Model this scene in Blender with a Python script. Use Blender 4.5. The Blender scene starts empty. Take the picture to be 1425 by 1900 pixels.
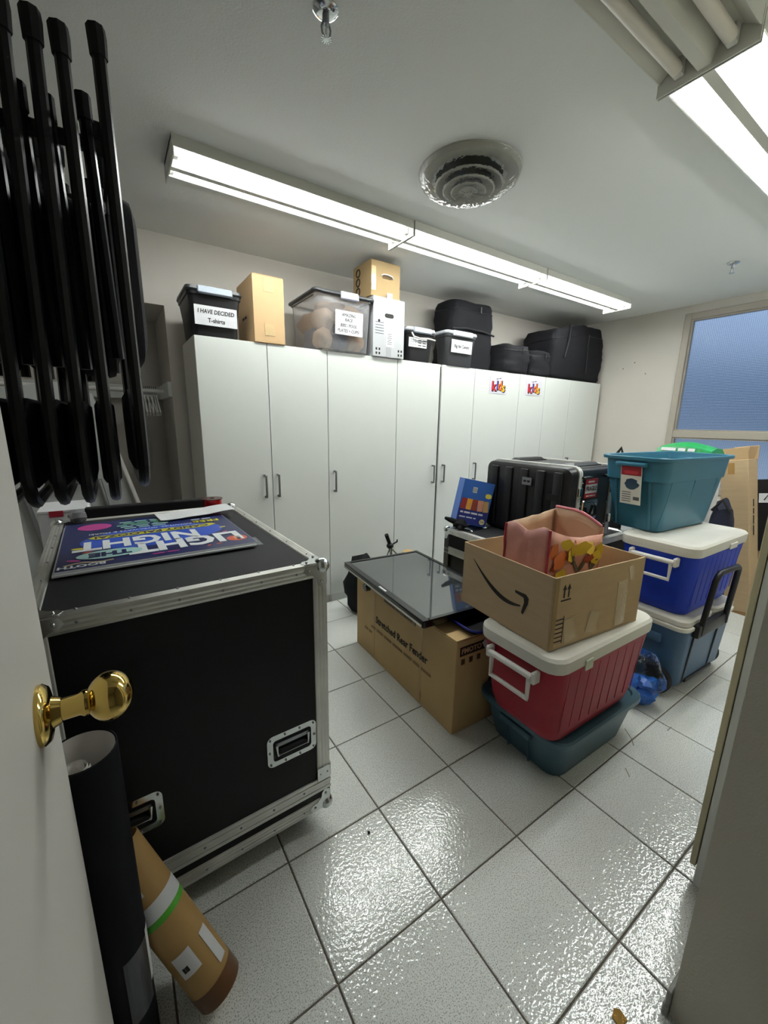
import bpy, bmesh, math, random
from mathutils import Vector, Matrix, noise
random.seed(7)
R = math.radians
V = Vector
scene = bpy.context.scene
COL = scene.collection

def lin(h):
    h = h.lstrip('#'); o = []
    for i in (0, 2, 4):
        c = int(h[i:i+2], 16) / 255
        o.append(c / 12.92 if c <= .04045 else ((c + .055) / 1.055) ** 2.4)
    return (o[0], o[1], o[2], 1)

# ------------------------------------------------------------------ camera
cam_d = bpy.data.cameras.new('camera'); cam = bpy.data.objects.new('camera', cam_d); COL.objects.link(cam)
YAW, PITCH, ROLL = R(33.842), R(-12.486), R(.908)
fw = V((math.sin(YAW)*math.cos(PITCH), math.cos(YAW)*math.cos(PITCH), math.sin(PITCH)))
rt = V((math.cos(YAW), -math.sin(YAW), 0)); up = rt.cross(fw)
r2 = rt*math.cos(ROLL) + up*math.sin(ROLL); u2 = up*math.cos(ROLL) - rt*math.sin(ROLL)
CM = Matrix((r2, u2, -fw)).transposed().to_4x4(); CM.translation = V((-.3155, -.6385, 1.329))
cam.matrix_world = CM
cam_d.sensor_fit = 'VERTICAL'; cam_d.sensor_height = 36; cam_d.sensor_width = 27
cam_d.lens = 748.5 / 1900 * 36
cam_d.clip_start = .02
scene.camera = cam

# ------------------------------------------------------------------ world, exposure
w = bpy.data.worlds.new('world'); scene.world = w; w.use_nodes = True
nt = w.node_tree; bg = nt.nodes['Background']
tc = nt.nodes.new('ShaderNodeTexCoord'); sx = nt.nodes.new('ShaderNodeSeparateXYZ'); rp = nt.nodes.new('ShaderNodeValToRGB')
nt.links.new(tc.outputs['Generated'], sx.inputs[0]); nt.links.new(rp.outputs[0], bg.inputs[0])
mrw = nt.nodes.new('ShaderNodeMapRange'); mrw.inputs['From Min'].default_value = -1
nt.links.new(sx.outputs['Z'], mrw.inputs[0]); nt.links.new(mrw.outputs[0], rp.inputs[0])
cr = rp.color_ramp; cr.elements[0].position = 0; cr.elements[0].color = (.28, .35, .45, 1)
cr.elements[1].position = 1; cr.elements[1].color = (.42, .56, .80, 1)
for p_, c_ in ((.47, (.30, .38, .50, 1)), (.505, (.085, .135, .22, 1)), (.545, (.105, .165, .265, 1)), (.60, (.46, .60, .84, 1))):
    e = cr.elements.new(p_); e.color = c_
bg.inputs[1].default_value = 1.0
TUBE = 42.0
scene.view_settings.view_transform = 'Standard'
scene.view_settings.look = 'None'
scene.view_settings.exposure = 0.0
scene.view_settings.gamma = 1
scene.view_settings.use_curve_mapping = False

# ------------------------------------------------------------------ materials
def mat(name, col, rough=.5, metal=0, bump=0, bscale=60, var=0, vscale=8, emit=0, trans=0, ior=1.45, coat=0, stretch=None, spec=.5, alpha=1, dist=.002):
    if name in bpy.data.materials: return bpy.data.materials[name]
    m = bpy.data.materials.new(name); m.use_nodes = True
    n = m.node_tree.nodes; l = m.node_tree.links; b = n['Principled BSDF']
    c = lin(col) if isinstance(col, str) else col
    b.inputs['Base Color'].default_value = c; b.inputs['Roughness'].default_value = rough; b.inputs['Metallic'].default_value = metal
    b.inputs['IOR'].default_value = ior; b.inputs['Specular IOR Level'].default_value = spec
    b.inputs['Transmission Weight'].default_value = trans; b.inputs['Coat Weight'].default_value = coat; b.inputs['Alpha'].default_value = alpha
    if emit: b.inputs['Emission Color'].default_value = c; b.inputs['Emission Strength'].default_value = emit
    if bump or var:
        t = n.new('ShaderNodeTexCoord'); mp = n.new('ShaderNodeMapping'); l.new(t.outputs['Object'], mp.inputs[0])
        if stretch: mp.inputs['Scale'].default_value = stretch
    if bump:
        x = n.new('ShaderNodeTexNoise'); x.inputs['Scale'].default_value = bscale; x.inputs['Detail'].default_value = 3
        l.new(mp.outputs[0], x.inputs[0]); bp = n.new('ShaderNodeBump'); bp.inputs['Strength'].default_value = bump; bp.inputs['Distance'].default_value = dist
        l.new(x.outputs[0], bp.inputs['Height']); l.new(bp.outputs[0], b.inputs['Normal'])
    if var:
        x = n.new('ShaderNodeTexNoise'); x.inputs['Scale'].default_value = vscale; x.inputs['Detail'].default_value = 4
        l.new(mp.outputs[0], x.inputs[0])
        mx = n.new('ShaderNodeMixRGB'); mx.blend_type = 'MULTIPLY'; mx.inputs[1].default_value = c
        r = n.new('ShaderNodeValToRGB'); r.color_ramp.elements[0].position = .3; r.color_ramp.elements[1].position = .7
        r.color_ramp.elements[0].color = (1-var, 1-var, 1-var, 1); r.color_ramp.elements[1].color = (1, 1, 1, 1)
        l.new(x.outputs[0], r.inputs[0]); l.new(r.outputs[0], mx.inputs[2]); mx.inputs[0].default_value = 1
        l.new(mx.outputs[0], b.inputs['Base Color'])
    return m

M_WALL = mat('wall_paint', '#c0bbb2', .7, bump=.25, bscale=90, var=.04, vscale=3)
M_CEIL = mat('ceiling_paint', '#e2e4e1', .85, bump=.35, bscale=160)
M_GROUT = mat('grout', '#6b6258', .9, bump=.3, bscale=200)
M_FRAMEW = mat('window_frame_paint', '#9c958a', .5)
M_WHITE = mat('white_laminate', '#d4d7d2', .42, bump=.12, bscale=220, var=.02, vscale=5)
M_CARCASS = mat('cabinet_carcass', '#c9c6be', .5)
M_STEEL = mat('brushed_steel', '#8e9094', .35, 1)
M_ALU = mat('aluminium', '#d8d8d2', .38, .8, bump=.15, bscale=40, stretch=(1, 1, 1), var=.18, vscale=14)
M_CHROME = mat('bright_metal', '#d2d6d6', .16, 1, bump=.05, bscale=20)
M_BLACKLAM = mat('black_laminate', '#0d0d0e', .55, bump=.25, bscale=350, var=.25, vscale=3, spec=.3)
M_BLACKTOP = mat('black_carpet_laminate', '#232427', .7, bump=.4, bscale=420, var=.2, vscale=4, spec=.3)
M_BLACK = mat('black_plastic', '#121214', .42, bump=.1, bscale=120)
M_MOULD = mat('black_moulded_plastic', '#131316', .36, bump=.35, bscale=260)
M_RUBBER = mat('black_rubber', '#101011', .8)
M_TUBEBLK = mat('black_powdercoat', '#0b0b0d', .38, spec=.35)
M_FABBLK = mat('black_bag_fabric', '#19191c', .85, bump=.5, bscale=90, spec=.2)
M_CHAIRFAB = mat('dark_grey_chair_fabric', '#2b2b2d', .9, bump=.8, bscale=18, stretch=(8, 40, 1), spec=.2)
M_CHAIRFLK = mat('flecked_black_chair_fabric', '#1b1b1c', .95, bump=.6, bscale=160, var=.5, vscale=90, spec=.2)
M_CARD = mat('cardboard', '#b39b7a', .8, bump=.15, bscale=30, stretch=(1, 1, 8), var=.08, vscale=6)
M_CARD2 = mat('cardboard_brown', '#9b835c', .8, bump=.15, bscale=30, var=.1, vscale=5)
M_CARDPALE = mat('cardboard_pale', '#bb9c74', .8, bump=.12, bscale=30, var=.06, vscale=6)
M_CARDIN = mat('cardboard_inside', '#96744c', .85)
M_TAPE = mat('clear_packing_tape', '#c4aa80', .2, coat=.3, var=.1, vscale=30)
M_TAPEBR = mat('brown_packing_tape', '#9c7a48', .3)
M_INK = mat('black_ink', '#17130f', .7)
M_INKBR = mat('brown_ink', '#2b1d12', .7)
M_PAPER = mat('white_paper', '#d3d4d6', .7, var=.03, vscale=20)
M_PAPERIN = mat('paper_roll', '#d8d5cf', .7)
M_GREYPL = mat('grey_plastic_clip', '#8f98a1', .4)
M_CLEAR = mat('clear_plastic', (.93, .93, .94, 1), .1, trans=.88, ior=1.25, bump=.15, bscale=14)
M_FILM = mat('clear_film', (.98, .99, .99, 1), .06, trans=1, ior=1.3, bump=1, bscale=40, dist=.006)
M_RED = mat('red_plastic', '#96162a', .45, bump=.2, bscale=180, var=.06, vscale=4, spec=.3)
M_BLUE = mat('blue_plastic', '#1c3ab4', .45, bump=.2, bscale=180, var=.06, vscale=4, spec=.3)
M_SLATE = mat('slate_blue_plastic', '#3d5c7b', .45, bump=.2, bscale=180, var=.06, vscale=4)
M_TEALD = mat('dark_teal_plastic', '#395a6a', .42, bump=.2, bscale=180, var=.08, vscale=4)
M_TEAL = mat('teal_plastic', '#326d86', .38, bump=.2, bscale=180, var=.05, vscale=4)
M_COOLWH = mat('cooler_white_plastic', '#d8d6cd', .45, bump=.2, bscale=120, var=.08, vscale=5)
M_HANDWH = mat('handle_white_plastic', '#d9d7d2', .4)
M_GOLD = mat('polished_brass', '#c7aa60', .1, 1)
M_DOOR = mat('door_paint', '#c4c1ba', .5, bump=.12, bscale=60, var=.03, vscale=2)
M_SCREEN = mat('tv_screen', '#2a2d2f', .05, spec=.9, coat=.6)
M_BEZEL = mat('tv_bezel', '#09090a', .12)
M_SILVER = mat('silver_trim', '#b5b0a6', .3, .8)
M_LAMPHOUSE = mat('lamp_housing', '#cfcfc6', .45)
M_LAMPOFF = mat('unlit_tube', '#d6d0c4', .35)
M_TUBE = mat('lit_tube', (.965, 1.0, 1.0, 1), .4, emit=TUBE)
M_VENT = mat('vent_paint', '#b9b8ad', .5, var=.12, vscale=12)
M_NAVY = mat('poster_navy', '#152055', .35)
M_CREAM = mat('cream_edge', '#b9b395', .5)

def glass_mat():
    m = bpy.data.materials.new('frosted_privacy_glass'); m.use_nodes = True
    n = m.node_tree.nodes; l = m.node_tree.links; b = n['Principled BSDF']
    b.inputs['Base Color'].default_value = (.85, .92, 1, 1); b.inputs['Transmission Weight'].default_value = 1
    b.inputs['Roughness'].default_value = .2; b.inputs['IOR'].default_value = 1.2
    t = n.new('ShaderNodeTexCoord'); br = n.new('ShaderNodeTexBrick'); br.inputs['Scale'].default_value = 1
    mp = n.new('ShaderNodeMapping'); mp.inputs['Rotation'].default_value = (0, R(90), 0)
    sp = n.new('ShaderNodeSeparateXYZ'); cb = n.new('ShaderNodeCombineXYZ')
    l.new(t.outputs['Object'], sp.inputs[0]); l.new(sp.outputs['Y'], cb.inputs['X']); l.new(sp.outputs['Z'], cb.inputs['Y'])
    l.new(cb.outputs[0], br.inputs[0]); br.offset = 0; br.inputs['Brick Width'].default_value = .014; br.inputs['Row Height'].default_value = .014; br.inputs['Mortar Size'].default_value = .003
    br.inputs['Mortar Smooth'].default_value = 1
    bp = n.new('ShaderNodeBump'); bp.inputs['Strength'].default_value = .8; bp.inputs['Distance'].default_value = .003
    l.new(br.outputs['Fac'], bp.inputs['Height']); l.new(bp.outputs[0], b.inputs['Normal'])
    return m
M_GLASS = glass_mat()

def tile_mat():
    m = bpy.data.materials.new('speckled_ceramic_tile'); m.use_nodes = True
    n = m.node_tree.nodes; l = m.node_tree.links; b = n['Principled BSDF']
    g = n.new('ShaderNodeNewGeometry')
    a = n.new('ShaderNodeTexNoise'); a.inputs['Scale'].default_value = 320; a.inputs['Detail'].default_value = 2
    l.new(g.outputs['Position'], a.inputs[0])
    r = n.new('ShaderNodeValToRGB'); r.color_ramp.elements[0].position = .36; r.color_ramp.elements[1].position = .47
    r.color_ramp.elements[0].color = lin('#a19f97'); r.color_ramp.elements[1].color = lin('#e2e5e1')
    l.new(a.outputs[0], r.inputs[0])
    o = n.new('ShaderNodeObjectInfo'); mr = n.new('ShaderNodeMapRange'); mr.inputs['To Min'].default_value = .94; mr.inputs['To Max'].default_value = 1.0
    l.new(o.outputs['Random'], mr.inputs[0]); mx = n.new('ShaderNodeMixRGB'); mx.blend_type = 'MULTIPLY'; mx.inputs[0].default_value = 1
    l.new(r.outputs[0], mx.inputs[1]); l.new(mr.outputs[0], mx.inputs[2]); l.new(mx.outputs[0], b.inputs['Base Color'])
    b.inputs['Roughness'].default_value = .06; b.inputs['IOR'].default_value = 1.62
    x = n.new('ShaderNodeTexNoise'); x.inputs['Scale'].default_value = 105; x.inputs['Detail'].default_value = 1.5; l.new(g.outputs['Position'], x.inputs[0])
    bp = n.new('ShaderNodeBump'); bp.inputs['Strength'].default_value = .27; bp.inputs['Distance'].default_value = .004
    l.new(x.outputs[0], bp.inputs['Height']); l.new(bp.outputs[0], b.inputs['Normal'])
    return m
M_TILE = tile_mat()

def vor_mat(name, cols, scale, rough=.6):
    """printed fabric / foil: voronoi cells coloured from a ramp"""
    m = bpy.data.materials.new(name); m.use_nodes = True
    n = m.node_tree.nodes; l = m.node_tree.links; b = n['Principled BSDF']; b.inputs['Roughness'].default_value = rough
    t = n.new('ShaderNodeTexCoord'); v = n.new('ShaderNodeTexVoronoi'); v.inputs['Scale'].default_value = scale
    l.new(t.outputs['Object'], v.inputs[0]); r = n.new('ShaderNodeValToRGB'); r.color_ramp.interpolation = 'CONSTANT'
    els = r.color_ramp.elements
    for i, c in enumerate(cols):
        p = i / len(cols)
        el = els[i] if i < 2 else els.new(p)
        el.position = p; el.color = lin(c)
    s = n.new('ShaderNodeSeparateXYZ'); l.new(v.outputs['Color'], s.inputs[0]); l.new(s.outputs[0], r.inputs[0]); l.new(r.outputs[0], b.inputs['Base Color'])
    return m

# ------------------------------------------------------------------ mesh builder
def basis(z):
    z = V(z).normalized(); a = V((0, 0, 1)) if abs(z.z) < .9 else V((1, 0, 0))
    x = a.cross(z).normalized(); return x, z.cross(x), z
def frame(o, right, upv):
    r = V(right).normalized(); u = V(upv).normalized(); n = r.cross(u)
    m = Matrix((r, u, n)).transposed().to_4x4(); m.translation = V(o); return m
def rr(w, d, r, z, cx=0, cy=0, n=4):
    o = []; r = min(r, w/2-1e-4, d/2-1e-4)
    for sx_, sy_, a0 in ((1, 1, 0), (-1, 1, 90), (-1, -1, 180), (1, -1, 270)):
        for k in range(n+1):
            a = R(a0 + 90*k/n); o.append(V((cx + sx_*(w/2-r) + r*math.cos(a), cy + sy_*(d/2-r) + r*math.sin(a), z)))
    return o
class MB:
    def __init__(s): s.bm = bmesh.new()
    def face(s, vs):
        try: return s.bm.faces.new(vs)
        except ValueError: return None
    def box(s, c, d, rot=None, bev=0, seg=1):
        c = V(c); hx, hy, hz = d[0]/2, d[1]/2, d[2]/2
        vs = []
        for a in (-1, 1):
            for b in (-1, 1):
                for e_ in (-1, 1):
                    p = V((a*hx, b*hy, e_*hz))
                    if rot is not None: p = rot @ p
                    vs.append(s.bm.verts.new(p + c))
        fs = [s.face([vs[i] for i in q]) for q in ((0, 1, 3, 2), (4, 6, 7, 5), (0, 4, 5, 1), (2, 3, 7, 6), (0, 2, 6, 4), (1, 5, 7, 3))]
        if bev:
            es = list({e_ for f in fs for e_ in f.edges})
            bmesh.ops.bevel(s.bm, geom=es, offset=bev, segments=seg, affect='EDGES', profile=.5)
        return s
    def bb(s, x0, x1, y0, y1, z0, z1, bev=0, seg=1):
        return s.box(((x0+x1)/2, (y0+y1)/2, (z0+z1)/2), (x1-x0, y1-y0, z1-z0), None, bev, seg)
    def rings(s, rs, cap0=True, cap1=True, closed=True, loop=False):
        rows = [[s.bm.verts.new(p) for p in r] for r in rs]; n = len(rows[0])
        pairs = list(zip(rows, rows[1:])) + ([(rows[-1], rows[0])] if loop else [])
        for a, b in pairs:
            for i in range(n if closed else n-1):
                j = (i+1) % n; s.face([a[i], a[j], b[j], b[i]])
        if cap0 and not loop: s.face(list(reversed(rows[0])))
        if cap1 and not loop: s.face(rows[-1])
        return s
    def cyl(s, p0, p1, r0, r1=None, n=14, c0=True, c1=True):
        p0, p1 = V(p0), V(p1); x, y, z = basis(p1-p0); r1 = r0 if r1 is None else r1
        g = lambda p, r: [p + (x*math.cos(2*math.pi*k/n) + y*math.sin(2*math.pi*k/n))*r for k in range(n)]
        return s.rings([g(p0, r0), g(p1, r1)], c0, c1)
    def tube(s, path, r, n=8, loop=False, flat=1):
        path = [V(p) for p in path]; m = len(path); rs = []; px = None
        for i, p in enumerate(path):
            if loop: t = path[(i+1) % m] - path[i-1]
            else: t = path[min(i+1, m-1)] - path[max(i-1, 0)]
            t.normalize()
            if px is None: x, y, _ = basis(t)
            else:
                x = px - t*px.dot(t)
                x = x.normalized() if x.length > 1e-6 else basis(t)[0]
                y = t.cross(x)
            px = x; ri = r[i] if isinstance(r, (list, tuple)) else r
            rs.append([p + (x*math.cos(2*math.pi*k/n) + y*math.sin(2*math.pi*k/n)*flat)*ri for k in range(n)])
        return s.rings(rs, loop=loop)
    def lathe(s, prof, M=Matrix(), n=24, cap0=False, cap1=False):
        return s.rings([[M @ V((r*math.cos(2*math.pi*k/n), r*math.sin(2*math.pi*k/n), z)) for k in range(n)] for r, z in prof], cap0, cap1)
    def prism(s, poly, M, h):
        return s.rings([[M @ V((x, y, 0)) for x, y in poly], [M @ V((x, y, h)) for x, y in poly]])
    def ball(s, c, r, sc=(1, 1, 1), u=12, v=8, jit=0, seed=0):
        rs = []
        for i in range(1, v):
            a = math.pi*i/v; ring = []
            for k in range(u):
                b = 2*math.pi*k/u; d = V((math.sin(a)*math.cos(b), math.sin(a)*math.sin(b), -math.cos(a)))
                f = 1 + jit*noise.noise(d*1.7 + V((seed*3.1, seed, 0)))
                ring.append(V(c) + V((d.x*sc[0], d.y*sc[1], d.z*sc[2]))*r*f)
            rs.append(ring)
        return s.rings(rs)
    def build(s, name, m, parent=None, smooth=False, loc=None, rotz=0):
        bmesh.ops.recalc_face_normals(s.bm, faces=s.bm.faces)
        me = bpy.data.meshes.new(name); s.bm.to_mesh(me); s.bm.free()
        if smooth:
            for p in me.polygons: p.use_smooth = True
            if smooth != 'all':
                try: me.set_sharp_from_angle(angle=R(38))
                except Exception: pass
        me.materials.append(m); o = bpy.data.objects.new(name, me); COL.objects.link(o)
        if parent: o.parent = parent
        if loc: o.location = loc
        if rotz: o.rotation_euler.z = rotz
        return o

def tag(o, label, cat, group=None):
    o['label'] = label; o['category'] = cat
    if group: o['group'] = group
    return o
def thing(name, label, cat, loc=(0, 0, 0), rotz=0, group=None):
    o = bpy.data.objects.new(name, None); COL.objects.link(o); o.location = loc; o.rotation_euler = (0, 0, rotz)
    o.empty_display_size = .05
    return tag(o, label, cat, group)
def struct(o): o['kind'] = 'structure'; return o
def text(name, s, size, M, m, parent, depth=.0006, align='CENTER', shear=0, bold=0, xs=1, spacing=1):
    cu = bpy.data.curves.new(name, 'FONT'); cu.body = s; cu.size = size; cu.align_x = align; cu.align_y = 'CENTER'
    cu.extrude = depth; cu.shear = shear; cu.offset = bold; cu.resolution_u = 2; cu.space_character = spacing
    t = bpy.data.objects.new(name, cu); COL.objects.link(t)
    dg = bpy.context.evaluated_depsgraph_get(); dg.update()
    me = bpy.data.meshes.new_from_object(t.evaluated_get(dg)); bpy.data.objects.remove(t)
    me.transform(Matrix.Diagonal((xs, 1, 1, 1))); me.transform(M)
    me.materials.clear(); me.materials.append(m); me.name = name
    o = bpy.data.objects.new(name, me); COL.objects.link(o)
    if parent: o.parent = parent
    return o
def patch(name, w, h, M, m, parent, t=.0012, rad=0):
    b = MB(); b.prism([(p.x, p.y) for p in rr(w, h, rad, 0, n=3)] if rad else [(-w/2, -h/2), (w/2, -h/2), (w/2, h/2), (-w/2, h/2)], M, t)
    return b.build(name, m, parent)
def smudge(w, h, M, m, parent, n=4, t=.0005):
    """one line of print too small to read: a row of word-length bars"""
    rnd = random.Random(int(w*1e5)+n); ws = [rnd.uniform(.5, 1.5) for _ in range(n)]; k = w*.86/sum(ws); g = w*.14/max(1, n-1); x = -w/2; b = MB()
    for q in ws:
        b.prism([(x, -h/2), (x+q*k, -h/2), (x+q*k, h/2), (x, h/2)], M, t); x += q*k+g
    return b.build('small_print', m, parent)
def off(M, x=0, y=0, z=0): return M @ Matrix.Translation((x, y, z))
def copy_tree(o, parent=None):
    c = o.copy(); COL.objects.link(c); c.parent = parent
    for ch in [k for k in bpy.data.objects if k.parent == o and k != c]: copy_tree(ch, c)
    return c

# ================================================================== ROOM
T = .331; XR = 4.32; YB = 2.443; ZC = 2.44; XL = -1.05; YN = -.82
fl = struct(MB().bb(XL-.1, XR+.1, -2.2, YB+.75, -.06, -.004).build('floor', M_GROUT))
def tile_mesh(w, d):
    b = MB(); e_ = .0025
    b.rings([[V((x*(w/2-i), y*(d/2-i), z)) for x, y in ((-1, -1), (1, -1), (1, 1), (-1, 1))] for i, z in ((0, -.008), (0, -.0015), (e_, 0))], cap0=False)
    bmesh.ops.recalc_face_normals(b.bm, faces=b.bm.faces)
    me = bpy.data.meshes.new('tile'); b.bm.to_mesh(me); b.bm.free(); me.materials.append(M_TILE); return me
cache = {}
G = .005
for i in range(-4, 14):
    for j in range(-6, 9):
        x0, x1 = max(i*T, XL), min((i+1)*T, XR); y0, y1 = max(j*T, -1.9), min((j+1)*T, YB + (.6 if (i+1)*T < .06 else 0))
        if j*T > YB and i*T < 0: x1 = min(x1, .04)
        if x1-x0 < .02 or y1-y0 < .02: continue
        k = (round(x1-x0-G, 3), round(y1-y0-G, 3))
        if k not in cache: cache[k] = tile_mesh(*k)
        o = bpy.data.objects.new('tile', cache[k]); COL.objects.link(o); o.parent = fl; o.location = ((x0+x1)/2, (y0+y1)/2, 0)
struct(MB().bb(XL-.1, XR+.1, -2.2, YB+.75, ZC, ZC+.08).build('ceiling', M_CEIL))
# back wall with closet niche on the left (niche opening x -1.05..0.053, z to 2.03)
NX = .053; NZ = 2.03
struct(MB().bb(NX, XR+.1, YB, YB+.1, 0, ZC).bb(XL-.1, NX, YB, YB+.1, NZ, ZC).bb(XL-.1, NX, YB+.6, YB+.7, 0, NZ).bb(NX, NX+.08, YB+.1, YB+.7, 0, NZ).bb(XL-.1, NX, YB+.1, YB+.6, NZ, NZ+.05).build('wall_back', M_WALL))
struct(MB().bb(XL-.1, XL, -2.2, YB+.75, 0, ZC).build('wall_left', M_WALL))
# right wall with window opening y -.55..1.214, z .75..2.367
WY0, WY1, WZ0, WZ1 = -.55, 1.214, .72, 2.367
struct(MB().bb(XR, XR+.1, WY1, YB+.1, 0, ZC).bb(XR, XR+.1, -.95, WY0, 0, ZC).bb(XR, XR+.1, WY0, WY1, 0, WZ0).bb(XR, XR+.1, WY0, WY1, WZ1, ZC).build('wall_right', M_WALL))
wf = MB()
FW = .055
wf.bb(XR-.02, XR+.07, WY1-FW, WY1, WZ0, WZ1, .004); wf.bb(XR-.02, XR+.07, WY0, WY0+FW, WZ0, WZ1, .004)
wf.bb(XR-.0195, XR+.07, WY0+FW-.001, WY1-FW+.001, WZ1-FW, WZ1, .004); wf.bb(XR-.0195, XR+.07, WY0+FW-.001, WY1-FW+.001, WZ0, WZ0+FW, .004)
wf.bb(XR-.012, XR+.06, WY0, WY1, 1.232, 1.297, .004)
win = struct(wf.build('window_1', M_FRAMEW))
def pane(z0, z1):
    o = MB().bb(XR+.03, XR+.036, WY0+FW-.005, WY1-FW+.005, z0, z1).build('pane', M_GLASS, win)
    b = MB(); t = .012
    y0, y1 = WY0+FW, WY1-FW
    b.bb(XR+.0, XR+.045, y1-t, y1, z0, z1); b.bb(XR+.0, XR+.045, y0, y0+t, z0, z1); b.bb(XR+.0, XR+.045, y0+t, y1-t, z1-t, z1); b.bb(XR+.0, XR+.045, y0+t, y1-t, z0, z0+t)
    b.build('glazing_bead', M_FRAMEW, win)
pane(1.297, WZ1-FW); pane(WZ0+FW, 1.232)
# near wall, pier beside the doorway, left stub, passage
struct(MB().bb(.62, .965, -2.1, -.465, 0, ZC).bb(.965, XR+.1, -.92, YN, 0, ZC).bb(XL-.1, -.475, -.62, -.475, 0, ZC).bb(-.475, .62, -.62, -.475, 2.12, ZC).build('wall_near', mat('pier_paint', '#cdc8bb', .7, bump=.35, bscale=220, var=.04, vscale=4)))
struct(MB().bb(-.9, .62, -2.2, -2.1, 0, ZC).bb(-1.0, -.9, -2.2, -.62, 0, ZC).build('wall_passage', M_WALL))
struct(MB().bb(.607, .68, -.4648, -.455, .03, .075, .002).bb(.606, .64, -.4645, -.452, 0, .03, .002).build('trim_1', mat('trim_grey', '#8b8b86', .5)))
# screw holes on right wall
wr = bpy.data.objects['wall_right']
for y, z in ((2.0, 1.86), (1.99, 1.80), (1.73, 1.93), (1.62, 1.98), (1.5, 1.86)):
    MB().cyl((XR-.0015, y, z), (XR+.002, y, z), .0055, n=8).build('screw_hole', mat('screw_hole_dark', '#4a4038', .8), wr)

# ================================================================== CEILING FITTINGS
def fixture(x0, y0, y1, lit, label):
    t = thing('fluorescent_fixture', label, 'ceiling light', (x0, 0, ZC), 0, 'fluorescent strip fixtures')
    L = 1.218; zb = -.068; s = -1
    W_ = y1-y0; ym = (y0+y1)/2
    MB().bb(0, L, y0, y1, -.012, 0).build('back_pan', M_LAMPHOUSE, t)
    for a in (y0, y1-.004): MB().bb(.004, L-.004, a, a+.004, -.043, -.012).build('side_panel', M_LAMPHOUSE, t)
    for a in (y0, y1):
        sg = 1 if a == y0 else -1
        b = MB(); b.rings([[V((xx, a + sg*.004, -.041)), V((xx, a+sg*.04, -.016)), V((xx, a+sg*.04, -.013)), V((xx, a+sg*.003, -.039))] for xx in (.006, L-.006)]); b.build('reflector', M_LAMPHOUSE, t)
    b = MB(); b.rings([[V((xx, ym-.034, -.012)), V((xx, ym-.016, -.068)), V((xx, ym+.016, -.068)), V((xx, ym+.034, -.012))] for xx in (.006, L-.006)]); b.build('ballast_cover', M_LAMPHOUSE, t)
    for xx in (0, L-.005):
        b = MB(); b.prism([(y0-.002, 0), (y1+.002, 0), (y1+.002, -.078), (y0-.002, -.078)], frame((xx, 0, 0), (0, 1, 0), (0, 0, 1)), .005); b.build('end_plate', M_LAMPHOUSE, t)
    for yy in (ym-.066, ym+.066):
        for xx in (.006, L-.03): MB().bb(xx, xx+.024, yy-.013, yy+.013, -.058, -.012, .003).build('lamp_holder', mat('lampholder_white', '#d5d5d0', .5), t)
        MB().cyl((.03, yy, -.043), (L-.03, yy, -.043), .0175, n=16).build('fluorescent_tube', M_TUBE if lit else M_LAMPOFF, t, True)
    return t
FX = [.012, 1.236, 2.46]
nm = ['between the chairs and the middle fixture', 'in the middle of the row over the white cabinets', 'at the window end of the row over the white cabinets']
for x, n_ in zip(FX, nm): fixture(x, 1.41, 1.655, True, 'lit twin tube fluorescent fixture ' + n_)
fixture(.056, -.072, .181, False, 'unlit twin tube fluorescent fixture with grey dusty tubes')
fixture(1.28, -.072, .181, True, 'lit twin tube fluorescent fixture joined to the unlit one')
fixture(2.504, -.072, .181, True, 'lit twin tube fluorescent fixture between the near row and window wall')

def sprinkler(x, y, label):
    t = thing('fire_sprinkler', label, 'sprinkler', (x, y, ZC), 0, 'ceiling fire sprinklers')
    MB().lathe([(.001, -.001), (.036, -.001), (.036, -.004), (.026, -.012), (.014, -.014), (.001, -.014)]).build('escutcheon', M_CHROME, t, True)
    MB().cyl((0, 0, -.012), (0, 0, -.035), .010, .009).build('nipple', M_STEEL, t, True)
    for s in (-1, 1): MB().tube([(s*.009, 0, -.03), (s*.014, 0, -.042), (s*.012, 0, -.055), (s*.003, 0, -.066)], .0028, 6).build('frame_arm', M_STEEL, t, True)
    MB().cyl((0, 0, -.035), (0, 0, -.064), .0025, n=8).build('glass_bulb', M_CHROME, t, True)
    b = MB(); b.cyl((0, 0, -.066), (0, 0, -.068), .007, n=12)
    for k in range(12):
        a = 2*math.pi*k/12; b.box((.011*math.cos(a), .011*math.sin(a), -.067), (.009, .0028, .0015), Matrix.Rotation(a, 3, 'Z'))
    b.build('deflector', M_CHROME, t)
sprinkler(.305, .615, 'chrome fire sprinkler head between the first fluorescent fixtures')
sprinkler(3.37, .60, 'small chrome fire sprinkler head beside the window wall')

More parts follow.
